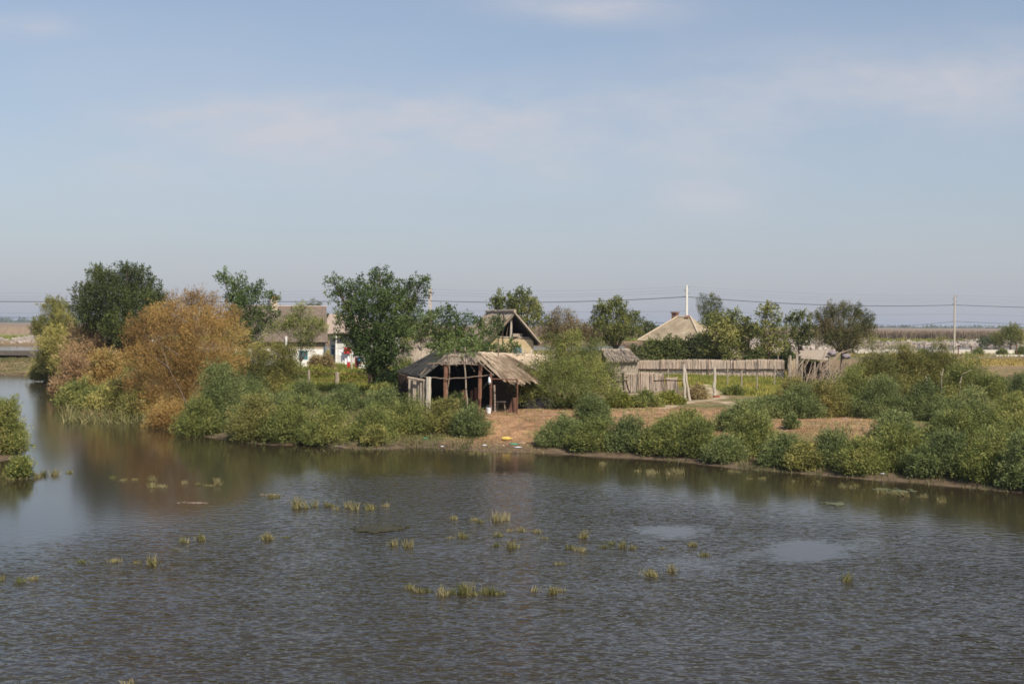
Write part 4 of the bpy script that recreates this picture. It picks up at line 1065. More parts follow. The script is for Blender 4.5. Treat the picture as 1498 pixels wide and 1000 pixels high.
    for i, (px, wd2, mt_) in enumerate([(600, .16, 0), (604, .10, 0), (608, .26, 0), (613, .10, 0), (617, .16, 0), (621, .12, 0)]):
        f_ = (px - 598) / 24; Yq = 60.6 - .7 * f_; a = at(px, 553 + f_ * 4, Yq); mb.box((a.x, a.y, (a.z + gz) / 2), (wd2, .035, a.z - gz + .1), random.uniform(-.15, .05))
    mb.build('board_panel', M['wood'], t)
    mb = MB()
    for i in range(9):
        f_ = i / 8; a = at(585 + f_ * 12, 547 + f_ * 4, 63.8 - f_ * 3); mb.box((a.x, a.y, (a.z + gz) / 2), (.17, .035, a.z - gz + .1), -.5)
    mb.build('side_boarding', M['wood_dark'], t)
    post('rail', 596, 552, 624, 557, 60.0, .065, 'wood', .006); post('rail', 583, 546, 597, 552, 61.6, .05, 'wood_dark')
    # wire mesh cage at the right end
    c = thing('wire_cage', 'rusty wire mesh pen with leaning brown sheet at the right end of the shed', 'cage', tuple(at(738, 500, 59.7).xy) + (gz,))
    m_ = MB()
    a0, a1 = at(719, 554, 59.6), at(757, 555, 59.6)
    for p, q in (((a0.x, a0.y, gz), a0), ((a1.x, a1.y, gz), a1), (a0, a1)): m_.tube([p, q], .035, 6)
    b1 = at(757, 556, 62.2); m_.tube([a1, b1], .03, 6); m_.tube([(b1.x, b1.y, gz), b1], .03, 6)
    m_.build('frame', M['rust'], c)
    m_ = MB(); Wd = a1.x - a0.x; H = a0.z - gz; st = .15
    k = 0
    d_ = -H
    while d_ < Wd:
        for sg in (1, -1):
            x0 = d_; z0_ = 0; x1 = d_ + H; z1_ = H
            s0 = max(0, -x0); s1 = min(H, Wd - x0)
            if s1 > s0:
                if sg == 1: p, q = (a0.x + x0 + s0, a0.y + .01, gz + s0), (a0.x + x0 + s1, a0.y + .01, gz + s1)
                else: p, q = (a1.x - x0 - s0, a0.y + .02, gz + s0), (a1.x - x0 - s1, a0.y + .02, gz + s1)
                m_.tube([p, q], .004, 3)
        d_ += st
    m_.build('mesh', M['wood_dark'], c)
    m_ = MB(); s0, s1 = at(743, 590, 59.9), at(757, 590, 59.9)
    m_.slab([(s0.x, s0.y, gz), (s1.x, s1.y, gz), (s1.x, s1.y + .1, gz + .72), (s1.x - .25, s1.y + .1, gz + .74), (s0.x + .1, s0.y + .1, gz + .35)], .03); m_.build('leaning_sheet', M['rust'], c)
    # stool, bucket and bundle
    s = at(733, 585, 61.2); st_ = thing('stool', 'small wooden stool standing inside the wire pen', 'stool', (s.x, s.y, gz))
    m_ = MB(); m_.box((s.x, s.y, gz + .45), (.5, .4, .05)); m_.build('seat', M['wood'], st_)
    for dx in (-.2, .2):
        for dy in (-.15, .15): m_ = MB(); m_.tube([(s.x + dx, s.y + dy, gz), (s.x + dx * .8, s.y + dy * .8, gz + .45)], .025, 5); m_.build('leg', M['wood'], st_)
    s = at(715, 590, 59.4); bk = thing('bucket', 'small white bucket on the ground by the right shed post', 'bucket', (s.x, s.y, gz)); m_ = MB()
    pr = [(.10, 0), (.13, .26), (.145, .27), (.12, .25), (.09, .02)]; vs = [(s.x + math.cos(2 * PI * k / 12) * r_, s.y + math.sin(2 * PI * k / 12) * r_, gz + z) for r_, z in pr for k in range(12)]
    fs = [(j * 12 + k, j * 12 + (k + 1) % 12, (j + 1) * 12 + (k + 1) % 12, (j + 1) * 12 + k) for j in range(4) for k in range(12)] + [tuple(range(11, -1, -1))]
    m_.add(vs, fs); m_.build('pail', M['white_plastic'], bk)
    m_ = MB(); m_.tube([(s.x + math.cos(a) * .14, s.y, gz + .26 + math.sin(a) * .12) for a in np.linspace(0, PI, 9)], .008, 4); m_.build('handle', M['cable_grey'], bk)
    s = at(716, 556, 59.5); m_ = MB(); 
    m_.tube([(s.x - .02, s.y, s.z + .16), (s.x, s.y, s.z + .04), (s.x + .01, s.y - .02, s.z - .08), (s.x, s.y, s.z - .17)], [.02, .06, .075, .04], 9); m_.build_thing('hanging_bag', M['white_plastic'], 'white plastic bag hanging on the right shed post', 'bag')
shed()
# reed palisade stubs on the ridge behind the shed roof
def palisade():
    mb = MB(); n = 60
    a, b_ = at(728, 519, 68.9), at(812, 521, 70.2)
    for i in range(n):
        p = a.lerp(b_, i / n); h_ = random.uniform(.0, .16) + (.18 if random.random() < .1 else 0)
        mb.tube([(p.x, p.y, hz(p.x, p.y)), (p.x + random.uniform(-.03, .03), p.y, p.z + h_)], .04, 4)
    mb.build_thing('reed_palisade', M['wood'], 'close row of upright reed bundles behind the straw roof of the shed', 'fence')
palisade()
# ---- small grey thatched coop right of the big bush
def coop():
    Y = 88; g = at(905, 500, Y); g.z = hz(g.x, g.y)
    t = thing('reed_coop', 'small coop with low grey thatched roof at the left end of the reed fence', 'coop', g)
    a, b_, c_, d_ = at(880, 510, Y + 1.5), at(920, 510, Y + 1.5), at(935, 526, Y - .6), at(888, 528, Y - .6)
    thatch(t, 'roof', a, b_, c_, d_, .16, 1700, 'thatch_grey', 'straw_grey', R, .5, .06, .1)
    e_, f_ = at(880, 527, Y + 3.8), at(928, 527, Y + 3.8); thatch(t, 'roof', b_, a, e_, f_, .14, 500, 'thatch_grey', 'straw_grey', R, .5, .06, .1)
    mb = MB(); n = 46
    for i in range(n):
        p = at(888 + i, 528, Y - .3); mb.tube([(p.x, p.y, g.z - .1), (p.x, p.y, p.z + .02)], .035, 4)
    for i in range(30):
        p = at(932, 527, Y - .3 + i * .12); mb.tube([(p.x, p.y, g.z - .1), (p.x, p.y, p.z)], .05, 4)
    mb.build('reed_wall', M['wood'], t)
    mb = MB(); p = at(920, 509, Y); mb.pole(at(912, 503, Y + 1.2), p, .05, .06, .01); mb.build('roof_stick', M['wood_red'], t)
coop()
# ---- reed fences: each made of panels on rails
def reed_fence(name, label, px0, px1, y0, y1, Y0, Y1, npan, rail_y, mat='straw_pinkish', gap=0.06, h_low=None):
    a, b_ = at(px0, 500, Y0), at(px1, 500, Y1); gz = hz(a.x, a.y)
    t = thing(name, label, 'fence', (a.x, a.y, gz))
    for k in range(npan):
        p = a.lerp(b_, k / npan); q = a.lerp(b_, (k + 1 - gap / npan) / npan)
        zt = [at(px0 + (px1 - px0) * f, y0 + random.uniform(-1.6, 1.2), Y0 + (Y1 - Y0) * f).z for f in (k / npan, (k + 1) / npan)]
        zl = at(px0, y1, Y0).z if h_low else gz
        L_ = (q - p).length; n = int(L_ / .02); 
        rng = np.random.default_rng(k + int(px0)); f = rng.random(n * 2)
        base = np.stack([p.x + (q.x - p.x) * f, p.y + (q.y - p.y) * f + rng.normal(0, .03, n * 2), np.full(n * 2, zl) + rng.uniform(-.04, .06, n * 2)], 1)
        zz = zt[0] + (zt[1] - zt[0]) * f
        D = unit(np.stack([rng.normal(0, .03, n * 2), rng.normal(0, .02, n * 2), np.ones(n * 2)], 1)); dv = (q - p).normalized()
        S = np.array([dv.x, dv.y, 0]) * .018; H = (zz - base[:, 2] + rng.uniform(-.06, .05, n * 2))[:, None]
        V = np.stack([base - S, base + S, base + D * H + S * .7, base + D * H - S * .7], 1)
        pn = quads_obj('reed_panel', V, rng.normal(.5 + rng.normal(0, .04), .06, n * 2), M[mat], t)
        mb = MB(); nv = Vector((-dv.y, dv.x, 0)) * .05
        mb.add([(p.x + nv.x, p.y + nv.y, zl + .03), (q.x + nv.x, q.y + nv.y, zl + .03), (q.x + nv.x, q.y + nv.y, zt[1] - .08), (p.x + nv.x, p.y + nv.y, zt[0] - .08)], [(0, 1, 2, 3), (3, 2, 1, 0)]); mb.build('reed_backing', M['thatch'], pn)
    for ry in rail_y:
        mb = MB(); A_ = at(px0, ry, Y0 - .12); B_ = at(px1, ry + .5, Y1 - .12); mb.pole(A_, B_, .06, .05, .002, 9); mb.build('rail', M['wood_dark'], t)
    for k in range(npan + 1):
        p = a.lerp(b_, k / npan); z = at(px0 + (px1 - px0) * k / npan, y0 - 1, Y0 + (Y1 - Y0) * k / npan).z
        mb = MB(); mb.pole((p.x, p.y - .13, gz - .1), (p.x + random.uniform(-.06, .06), p.y - .13, z + random.uniform(-.12, .05)), .032, .028, .015); mb.build('post', M['wood_brown'], t)
    return t
M['straw_pinkish'] = leafmat('reed_fence_strands', [(.60, .46, .34), (.74, .59, .46), (.84, .69, .56), (.88, .76, .64)], trans=.03)
reed_fence('reed_fence', 'long reed fence with dark rail running behind the weedy field', 932, 1147, 527, 540, 104, 98, 6, (540,), h_low=None)
reed_fence('reed_fence', 'short reed fence stretch behind the crossed log fence', 898, 972, 545, 572, 80, 78, 2, (), gap=.05)
reed_fence('reed_fence', 'low broken end piece of reed fence beside the forked gate post', 974, 992, 552, 574, 78.3, 77.8, 1, ())
# ---- log fence in front (crossed rails)
def log_fence():
    def pl(px0, y0, px1, y1, Ya, r, mat, lab, name='fence_post', cat='post', wob=.02, grp='weathered poles of the log fence'):
        a, b_ = at(px0, y0, Ya), at(px1, y1, Ya)
        if name == 'fence_post': a.z = hz(a.x, a.y) - .1
        mb = MB(); mb.pole(a, b_, r, r * .85, wob); mb.build_thing(name, M[mat], lab, cat, grp)
    pl(914, 575, 911, 545, 75, .07, 'wood_dark', 'dark leaning post of the log fence, nearest the big bush')
    pl(963, 574, 957, 546, 75, .08, 'wood', 'grey post of the log fence before the reed panel')
    pl(1003, 586, 1000, 533, 70, .075, 'wood_pale', 'tall pale front leg of the forked gate post')
    pl(1010, 582, 1001, 537, 70.3, .07, 'wood_pale', 'bent pale rear leg of the forked gate post')
    pl(947, 578, 961, 556, 74.4, .05, 'wood', 'slanting branch propped against the log fence', name='fence_prop')
    pl(892, 560, 918, 556, 74.8, .055, 'wood_dark', 'upper dark rail stub at the big bush', name='fence_rail', cat='rail')
    pl(900, 575, 918, 571, 74.6, .055, 'wood', 'lower pale rail at the big bush', name='fence_rail', cat='rail')
    pl(956, 557, 1006, 556, 72.6, .045, 'wood_dark', 'long thin rail running to the forked gate post', name='fence_rail', cat='rail')
    pl(918, 577, 968, 571, 74.2, .04, 'wood', 'low rail lying in the weeds of the log fence', name='fence_rail', cat='rail')
    pl(916, 558, 921, 575, 74.6, .05, 'wood_dark', 'short crossed stick at the dark fence post', name='fence_prop')
    pl(1045, 577, 1045, 538, 74, .10, 'wood_pale', 'thick pale gate post standing alone right of the path')
    for px, yb, yt, Y_, lab in ((1065, 566, 530, 84, 'thin pale stake in the weed field, next right of the thick gate post'), (1085, 575, 541, 78, 'thin grey stake in the weed field, second right of the gate post'), (1107, 574, 545, 78, 'thin stake with pale foot in the weed field'),
                                 (1133, 567, 535, 84, 'thin stake below the end of the long reed fence'), (1155, 563, 520, 84, 'tall thin stake between the reed fence and the wood pile'), (977, 560, 530, 88, 'thin white stake left of the forked gate post'), (1139, 522, 498, 104, 'slim pole standing behind the right part of the reed fence')):
        pl(px, yb, px + random.uniform(-1, 1), yt, Y_, .045, 'wood', lab, wob=.008, grp='thin stakes in the weed field')
    mb = MB(); mb.tube([at(px, y, 74) for px, y in ((958, 545), (975, 547), (1000, 543))], .014, 4); mb.build_thing('fence_wire', M['cable_grey'], 'slack wire tied to the forked gate post', 'wire')
    mb = MB(); a = at(1051, 576, 73.5); a.z = hz(a.x, a.y)
    for i in range(5): mb.box((a.x + random.uniform(-.25, .25), a.y + random.uniform(-.1, .1), a.z + .06), (.2, .14, .12), random.uniform(0, 3))
    mb.build_thing('brick_heap', M['brick'], 'few red bricks at the foot of the thick gate post', 'bricks')
log_fence()
# ---- hipped tan house
def hip_house():
    Y = 125; c = at(1000, 500, Y); gz = hz(c.x, c.y); c.z = gz; up = Vector((0, 0, 1)); th = -.62
    t = thing('hip_house', 'house with pale tan hipped roof, red chimney and rusty ridge patch', 'house', c)
    u = Vector((math.cos(th), math.sin(th), 0)); v = Vector((-math.sin(th), math.cos(th), 0))
    def P(a, b_, z): return c + u * a + v * b_ + up * z
    hx, hy, ze, zr = 3.6, 3.1, 2.75, 5.15; r = .75
    cs = [P(-hx, -hy, ze), P(hx, -hy, ze), P(hx, hy, ze), P(-hx, hy, ze)]; ra, rb = P(-r, 0, zr), P(r, 0, zr)
    mb = MB(); mb.slab([cs[0], cs[1], rb, ra], .12); mb.slab([cs[1], cs[2], rb], .12); mb.slab([cs[2], cs[3], ra, rb], .12); mb.slab([cs[3], cs[0], ra], .12)
    rf = mb.build('roof', M['roof_tan'], t)
    mb = MB(); 
    for p, q in ((cs[0], ra), (cs[1], rb), (cs[3], ra), (ra, rb)): mb.tube([p + up * .03, q + up * .03], .10, 6)
    mb.build('hip_cap', M['chim'], rf)
    mb = MB(); q0 = P(.5, -.25, zr - .15); mb.slab([P(.2, -.02, zr + .16), P(.2, -.32, zr - .06), P(.7, -.32, zr - .06), P(.7, -.02, zr + .16)], .05); mb.build('rusty_patch', M['brick_dull'], rf)
    mb = MB(); w = hx - .45; h2 = hy - .45
    for s_ in (-1, 1): mb.box(P(0, s_ * h2, ze / 2 - .05), (2 * w, .28, ze + .1), th); mb.box(P(s_ * (w - .14), 0, ze / 2 - .05), (.28, 2 * h2 - .3, ze + .1), th)
    mb.build('wall', M['mud'], t)
    k = at(987.5, 463, Y + 1.5); mb = MB(); mb.box((k.x, k.y, k.z - .35), (.55, .5, 1.5), th); ch = mb.build('chimney', M['brick_dull'], t)
    mb = MB(); mb.box((k.x, k.y, k.z + .42), (.72, .66, .14), th); mb.build('chimney_cap', M['brick_dull'], ch)
hip_house()
# ruined mud wall bits behind hedge at right of the hip house
for (px, w_, h_, Y_, lab) in ((1091, 10, 22, 112, 'narrow tan mud wall stub between the leafy trees'), (1121, 16, 10, 112, 'low mud wall fragment behind the reed fence'), (1160, 14, 14, 97, 'yellowish mud brick stub just right of the reed fence end')):
    p = at(px, 500, Y_); gz = hz(p.x, p.y); s = Y_ / F; top = (5.3 - (({1091: 490, 1121: 498, 1160: 521}[px] - 477) * s))
    mb = MB(); ww = w_ * s
    for i in range(4):
        hh = top - gz - random.uniform(0, .35); mb.box((p.x - ww / 2 + ww * (i + .5) / 4, p.y + random.uniform(0, .02), gz + hh / 2 - .05), (ww / 4 * 1.0 - .004, .35, hh + .1))
    mb.build_thing('ruined_wall', M['tan_wall'], lab, 'wall', 'ruined mud walls')
# ---- wood pile with lean roof and lilac sacks
M['wood_stick'] = pmat('stick_wood', (.40, .31, .23), (.22, .165, .12), 6, (3, 3, .4), bump=.3)
def wood_pile():
    Y = 92; g = at(1195, 500, Y); g.z = hz(g.x, g.y)
    t = thing('lean_to', 'low lean-to with weathered grey board roof beside the stick pile', 'shed', g)
    a, b_, c_, d_ = at(1168, 513, Y + 1), at(1214, 513, Y + 1), at(1212, 527, Y - .8), at(1172, 524, Y - .8)
    mb = MB(); n = 9
    for i in range(n):
        p0, p1 = a.lerp(d_, i / n), b_.lerp(c_, i / n); q1, q0 = b_.lerp(c_, (i + .92) / n), a.lerp(d_, (i + .92) / n)
        j = Vector((random.uniform(-.15, .15), 0, random.uniform(0, .04))); mb.slab([p0 + j, q0 + j, q1 + j, p1 + j], .04)
    mb.build('board_roof', M['thatch_grey'], t)
    mb = MB()
    for px, Y_, yt in ((1173, Y - .6, 524), (1192, Y - .6, 527), (1210, Y - .6, 527), (1170, Y + .8, 514), (1213, Y + .8, 514)):
        e_ = at(px, yt, Y_); mb.pole((e_.x, e_.y, g.z - .1), e_, .07, .06, .01)
    mb.build('support', M['wood'], t)
    mb = MB(); w0, w1 = at(1172, 500, Y + .9), at(1213, 500, Y + .9); mb.box(((w0.x + w1.x) / 2, w0.y, g.z + .8), (w1.x - w0.x, .1, 1.6)); mb.build('back_wall', M['wood_dark'], t)
    mb = MB(); rr = np.random.default_rng(4)
    for i in range(190):
        px = rr.uniform(1148, 1240) if i < 110 else rr.normal(1232, 9); f = min(max((px - 1148) / 92, 0), 1)
        Ya = Y - 1.0 + rr.uniform(-1.2, .1) - .5
        up_ = rr.uniform(.4, 1.9); lean = rr.normal(.7, .45) if f > .5 else rr.normal(.3, .6)
        a = at(px, 500, Ya); a.z = hz(a.x, a.y) + rr.uniform(0, .25); mb.pole(a, a + Vector((lean, rr.uniform(-.4, .4), up_)), rr.uniform(.018, .035), .015, .015)
    for (p, q) in (((1200, 541), (1230, 515)), ((1204, 543), (1228, 517)), ((1208, 541), (1234, 512)), ((1232, 516), (1246, 510)), ((1218, 546), (1224, 532)), ((1234, 549), (1242, 540)), ((1168, 535), (1182, 520)), ((1176, 538), (1186, 522)), ((1199, 540), (1208, 512))):
        mb.pole(at(p[0], p[1], Y - 2), at(q[0], q[1], Y - 1.9), .042, .03, .008)
    mb.build_thing('stick_pile', M['wood_stick'], 'tangled pile of long grey sticks and branches in front of the lean-to', 'wood pile')
    for px, py, w_, lab in ((1217, 516, 13, 'lilac grey sacking heap at the right end of the stick pile, left one'), (1238, 520, 13, 'lilac grey sacking heap right of the stick pile')):
        mb = MB(); c = at(px, py + 1, Y - .5); s = w_ * Y / F / 2 * .68; vs = []; fs = []
        for j in range(7):
            for k in range(12):
                th_ = PI * j / 6; an = 2 * PI * k / 12; rr_ = s * (1 + .3 * math.sin(an * 3 + j * 1.7) + random.uniform(-.22, .22))
                vs.append((c.x + math.sin(th_) ** .5 * math.cos(an) * rr_ * 1.35, c.y + math.sin(th_) ** .5 * math.sin(an) * rr_, c.z + math.cos(th_) * rr_ * .75))
        for j in range(6):
            for k in range(12): fs.append((j * 12 + k, (j + 1) * 12 + k, (j + 1) * 12 + (k + 1) % 12, j * 12 + (k + 1) % 12))
        mb.add(vs, fs); mb.build_thing('sack_heap', M['lilac'], lab, 'sack', 'lilac sacks by the wood pile', True)
    for (px, Y_, yt, lab) in ((1156, Y - 1, 523, 'grey upright plank at the left of the stick pile'), (1166, Y - 1, 517, 'taller upright plank at the left of the stick pile')):
        mb = MB(); p = at(px, yt, Y_); mb.box((p.x, p.y, (p.z + g.z) / 2), (.17, .06, p.z - g.z + .2), .2); mb.tube([(p.x, p.y, p.z), (p.x + .02, p.y, p.z + .2)], .05, 5); mb.build_thing('plank', M['wood'], lab, 'plank')
wood_pile()
# dark tarp heap between shed and big bush
mb = MB(); c = at(779, 574, 63.5); gz = hz(c.x, c.y); vs = []; fs = []
for j in range(6):
    for k in range(16):
        rr_ = (1.25, 1.15, .95, .65, .3, .02)[j]; an = 2 * PI * k / 16
        vs.append((c.x + math.cos(an) * rr_ * (1 + .15 * math.sin(an * 4 + j)), c.y + math.sin(an) * rr_ * .6, gz + (0, .25, .5, .68, .78, .82)[j] + random.uniform(-.03, .03)))
for j in range(5):
    for k in range(16): fs.append((j * 16 + k, j * 16 + (k + 1) % 16, (j + 1) * 16 + (k + 1) % 16, (j + 1) * 16 + k))
mb.add(vs, fs); mb.build_thing('tarp_heap', M['tarp'], 'dark tarpaulin heap in the gap between the wire pen and the big bush', 'tarpaulin')
# ================================================================== TREES
pixtree('tall dark green tree at the left, highest crown behind the rusty bushes', 180, 92,
    [(150, 410, 20, 0), (185, 412, 24, 1), (215, 425, 22, 0), (128, 432, 20, 0), (165, 438, 30, -1), (205, 450, 30, -1), (140, 462, 26, 0), (175, 475, 26, -2), (228, 440, 14, 0), (142, 398, 8, 0), (187, 397, 9, 0), (205, 402, 8, 0), (230, 470, 22, 0), (118, 455, 14, 1), (190, 500, 22, 0)], 'ash', 'dark', thick=.2, dens=1.9)
pixtree('yellowish pale willow at the far left tip of the island', 84, 104,
    [(75, 452, 13, 0), (68, 478, 18, 0), (92, 470, 18, 0), (80, 500, 22, -1), (104, 495, 18, 0), (72, 525, 18, 0), (95, 530, 20, -1), (88, 450, 9, 1), (108, 520, 16, 0)], 'twigfar', 'willow', name='willow_tree', thick=.07, trunk_h=.5, dens=2.6)
bush(80, 556, 52, 62, 'willow', 'yellow green bush at the very tip of the island, at the waterline', n=14, sty='twigfar', dens=1.6)
bush(112, 578, 56, 66, 'tam_rust', 'rust brown tamarisk at the waterline right of the pale willow', n=12, sty='twigfar', dens=1.4)
bush(152, 588, 64, 92, 'tam_orange', 'brownish orange tamarisk in front of the rusty one', n=15, sty='twigfar', dens=1.3)
bush(186, 602, 44, 44, 'willow', 'pale straw green bush at the left foot of the huge orange tamarisk', n=11, sty='twigfar', dens=1.3)
bush(140, 600, 44, 34, 'tam', 'green bush at the waterline among the reeds', n=10, sty='tamfar', dens=1.3)
bush(200, 560, 60, 70, 'tam_olive', 'olive bush behind the pale reeds', n=12, sty='tamfar', dens=1.3)
pixtree('rusty brown tamarisk between the willow and the big orange tamarisk', 130, 93,
    [(118, 492, 17, 0), (140, 487, 17, 0), (112, 520, 20, -1), (138, 515, 22, -1), (158, 505, 16, 0), (122, 545, 18, -1), (145, 540, 16, -1)], 'twigfar', 'tam_rust', name='tamarisk_bush', cat='bush', tree=False, thick=.05, dens=2.0)
pixtree('huge orange tamarisk leaning over the water at the left', 265, 70,
    [(234, 462, 19, 0), (265, 454, 21, 0), (298, 453, 19, 0), (322, 468, 20, 0), (210, 480, 26, 0), (250, 480, 32, -1), (295, 478, 34, -1), (335, 490, 24, 0), (205, 520, 26, -.5), (240, 525, 34, -1.5), (285, 522, 34, -1.5), (325, 525, 26, -1), (215, 558, 26, -1), (250, 568, 30, -2), (285, 565, 28, -1.5), (240, 596, 24, -2.2), (222, 590, 18, -2), (272, 598, 20, -2.2), (282, 440, 12, 0), (252, 440, 7, 0), (292, 436, 7, 0), (216, 464, 8, 0), (338, 462, 9, 0), (196, 500, 10, 0), (310, 444, 6, 0)], 'twig', 'tam_orange', name='tamarisk_tree', thick=.08, trunk_h=.6, dens=1.35, twigs=7)
pixtree('dark green tree with loose top between the orange tamarisk and the white house', 362, 79,
    [(345, 418, 14, 0), (360, 432, 20, 0), (380, 428, 13, 0), (338, 445, 14, 0), (365, 455, 22, -.5), (350, 472, 20, 0), (378, 478, 18, 0), (362, 498, 18, 0), (396, 440, 7, 0), (330, 412, 5, 0), (392, 462, 10, 0), (345, 500, 14, 0)], 'ash', 'locust', thick=.11, dens=1.2)
pixtree('big spreading dark green locust tree in the middle of the village', 548, 74,
    [(555, 415, 17, 0), (520, 425, 16, 0), (498, 428, 11, 0), (588, 425, 15, 0), (545, 442, 26, -1), (575, 448, 24, -.5), (515, 455, 18, 0), (602, 450, 15, 0), (535, 478, 24, -1), (568, 482, 26, -1), (596, 478, 14, 0), (510, 488, 14, -.5), (545, 508, 24, -1.5), (575, 512, 20, -1), (522, 512, 14, -1), (560, 532, 18, -1), (556, 400, 8, 0), (612, 430, 8, 0), (618, 412, 5, 0), (606, 418, 6, 0), (490, 414, 6, 0), (505, 462, 9, 0), (546, 540, 12, -1)], 'locust', 'locust', name='locust_tree', thick=.16, dens=1.9, twigs=7)
pixtree('low feathery locust tree spreading over the open shed roof', 665, 68,
    [(640, 470, 14, 0), (622, 482, 12, 0), (660, 478, 16, 0), (640, 492, 15, 0), (680, 492, 15, 0), (665, 505, 14, -2), (640, 508, 9, 0), (692, 502, 9, -1), (712, 511, 5, -1), (733, 513, 3.5, -1), (750, 512, 3, -1), (625, 468, 7, 0), (658, 458, 6, 0), (683, 470, 7, 0), (690, 513, 8, -6.6), (652, 516, 8, -6), (672, 512, 9, -6), (640, 510, 8, -4), (612, 490, 7, 0), (708, 512, 5, -2)], 'locust', 'locust', name='locust_tree', thick=.09, dens=1.5, twigs=7)
pixtree('slender locust sapling reaching up before the thatched gable roof', 735, 84,
    [(729, 470, 2.4, 0), (726, 478, 3, 0), (720, 487, 3.5, 0), (704, 472, 3.5, 0), (707, 480, 4.5, 0), (712, 492, 5, 0)], 'locust', 'locust', name='locust_sapling', thick=.03, dens=2.2, twigs=4)
pixtree('yellow green leafy tree rising behind the thatched gable', 757, 101,
    [(735, 443, 13, 0), (757, 440, 13, 0), (775, 446, 12, 0), (745, 455, 16, 0), (772, 460, 16, 0), (788, 465, 9, 0), (724, 447, 7, 0), (765, 430, 6, 0), (760, 480, 18, 0), (733, 470, 12, 1)], 'broadfar', 'yellowgreen', thick=.14, dens=1.3)
pixtree('round bright green tree left of the hipped house', 901, 103,
    [(880, 458, 13, 0), (900, 453, 14, 0), (918, 460, 13, 0), (930, 468, 9, 0), (890, 475, 18, -.5), (912, 480, 18, -.5), (876, 472, 10, 0), (898, 495, 14, 0), (880, 448, 5, 0), (903, 442, 5, 0), (925, 484, 10, 0)], 'broad', 'yellowgreen', thick=.15, dens=1.25)
pixtree('dark small tree peeking between the round tree and hipped house', 945, 135, [(945, 479, 8, 0), (952, 485, 8, 0), (940, 488, 8, 0), (948, 495, 8, 0)], 'broadfar', 'dark', thick=.1, dens=1.4)
pixtree('spiky dark green treetop just right of the white pole', 1037, 138, [(1028, 450, 6, 0), (1040, 446, 7, 0), (1050, 452, 6, 0), (1035, 460, 11, 0), (1048, 465, 9, 0), (1028, 438, 2.5, 0), (1040, 436, 2.5, 0), (1050, 441, 2.5, 0), (1040, 478, 14, 0)], 'tamfar', 'dark', thick=.14, dens=2.2)
pixtree('broad olive green tree beside the right end of the hipped roof', 1065, 106,
    [(1048, 472, 15, 0), (1068, 467, 14, 0), (1085, 474, 12, 0), (1058, 488, 18, -1), (1082, 492, 16, 0), (1040, 490, 12, 0), (1065, 508, 18, -1), (1040, 512, 12, 0), (1088, 510, 12, 0), (1100, 482, 7, 0)], 'broadfar', 'yellowgreen', thick=.13, dens=1.5)
pixtree('thin light leaved young tree, second left of the spiky round tree', 1126, 104,
    [(1127, 452, 6, 0), (1115, 460, 6, 0), (1130, 465, 9, 0), (1120, 478, 10, 0), (1136, 480, 9, 0), (1128, 495, 12, 0), (1112, 490, 7, 0), (1140, 498, 9, 0), (1130, 510, 11, 0)], 'broadfar', 'yellowgreen', thick=.09, dens=1.1)
pixtree('small mixed green tree next left of the spiky round tree', 1168, 108,
    [(1165, 466, 8, 0), (1178, 468, 7, 0), (1156, 474, 7, 0), (1170, 482, 11, 0), (1158, 490, 9, 0), (1185, 486, 9, 0), (1172, 500, 12, 0), (1150, 505, 8, 0)], 'broadfar', 'yellowgreen', thick=.1, dens=1.2)
M['browngreen'] = leafmat('brown_green', [(.045, .060, .022), (.075, .088, .030), (.13, .125, .045), (.21, .16, .075)])
pixtree('spiky fan shaped tree with upright twigs right of the village', 1232, 104,
    [(1205, 462, 10, 0), (1225, 457, 11, 0), (1245, 458, 11, 0), (1264, 466, 11, 0), (1215, 478, 15, 0), (1240, 480, 18, -1), (1262, 486, 14, 0), (1225, 498, 16, -1), (1250, 503, 14, -.5), (1198, 478, 9, 0), (1205, 496, 11, 0), (1270, 476, 8, 0), (1194, 462, 4, 0), (1214, 451, 4, 0), (1236, 450, 4, 0), (1256, 454, 4, 0)], 'tamfar', 'browngreen', thick=.15, dens=2.3, twigs=16)
pixtree('pale feathery tamarisk standing in front of the white house', 440, 96,
    [(440, 462, 10, 0), (430, 475, 13, 0), (455, 474, 13, 0), (415, 478, 11, 0), (443, 490, 14, 0), (462, 482, 9, 0), (448, 508, 9, 0), (402, 482, 8, 0), (470, 480, 6, 0), (440, 452, 5, 0)], 'tamfar', 'tam', name='tamarisk_tree', thick=.07, trunk_h=1.2, dens=2.0)
for px, py, r_, lab in ((457, 447, 5, 'dark conifer tip showing over the white house roof, left one'), (465, 448, 4, 'dark conifer tip showing over the white house roof, right one')):
    pixtree(lab, px, 140, [(px, py, r_, 0), (px, py + 8, r_ + 2, 0), (px, py + 18, r_ + 4, 0), (px, py + 30, r_ + 6, 0)], 'tamfar', 'dark', name='conifer_tree', thick=.1, dens=2, group='conifers behind the white house')
pixtree('small dark tree in the gap between the pinkish roof and the big locust', 474, 142, [(474, 462, 6, 0), (480, 470, 7, 0), (470, 474, 8, 0), (478, 485, 10, 0)], 'broadfar', 'dark', thick=.1, dens=1.6)
pixtree('thin greyish young tree behind the tan roof right of the big locust', 612, 110, [(604, 475, 7, 0), (598, 462, 6, 0), (612, 468, 6, 0)], 'tamfar', 'tam_blue', thick=.05, dens=.9)
# brown shrubs behind the gable house
for px, Y_, lb, lab in ((815, 104, [(800, 478, 13), (815, 470, 12), (832, 474, 12), (808, 492, 16), (828, 490, 16), (842, 482, 10), (820, 505, 14), (815, 461, 5), (829, 463, 4)], 'brown twiggy shrub right of the yellow green tree behind the gable'),
                        (858, 112, [(852, 480, 9), (866, 484, 9), (858, 492, 12), (846, 490, 9), (870, 496, 9)], 'low brown shrub left of the round green tree')):
    pixtree(lab, px, Y_, lb, 'tamfar', 'brownshrub', name='brown_shrub', cat='shrub', tree=False, thick=.05, dens=1.6, twigs=12)
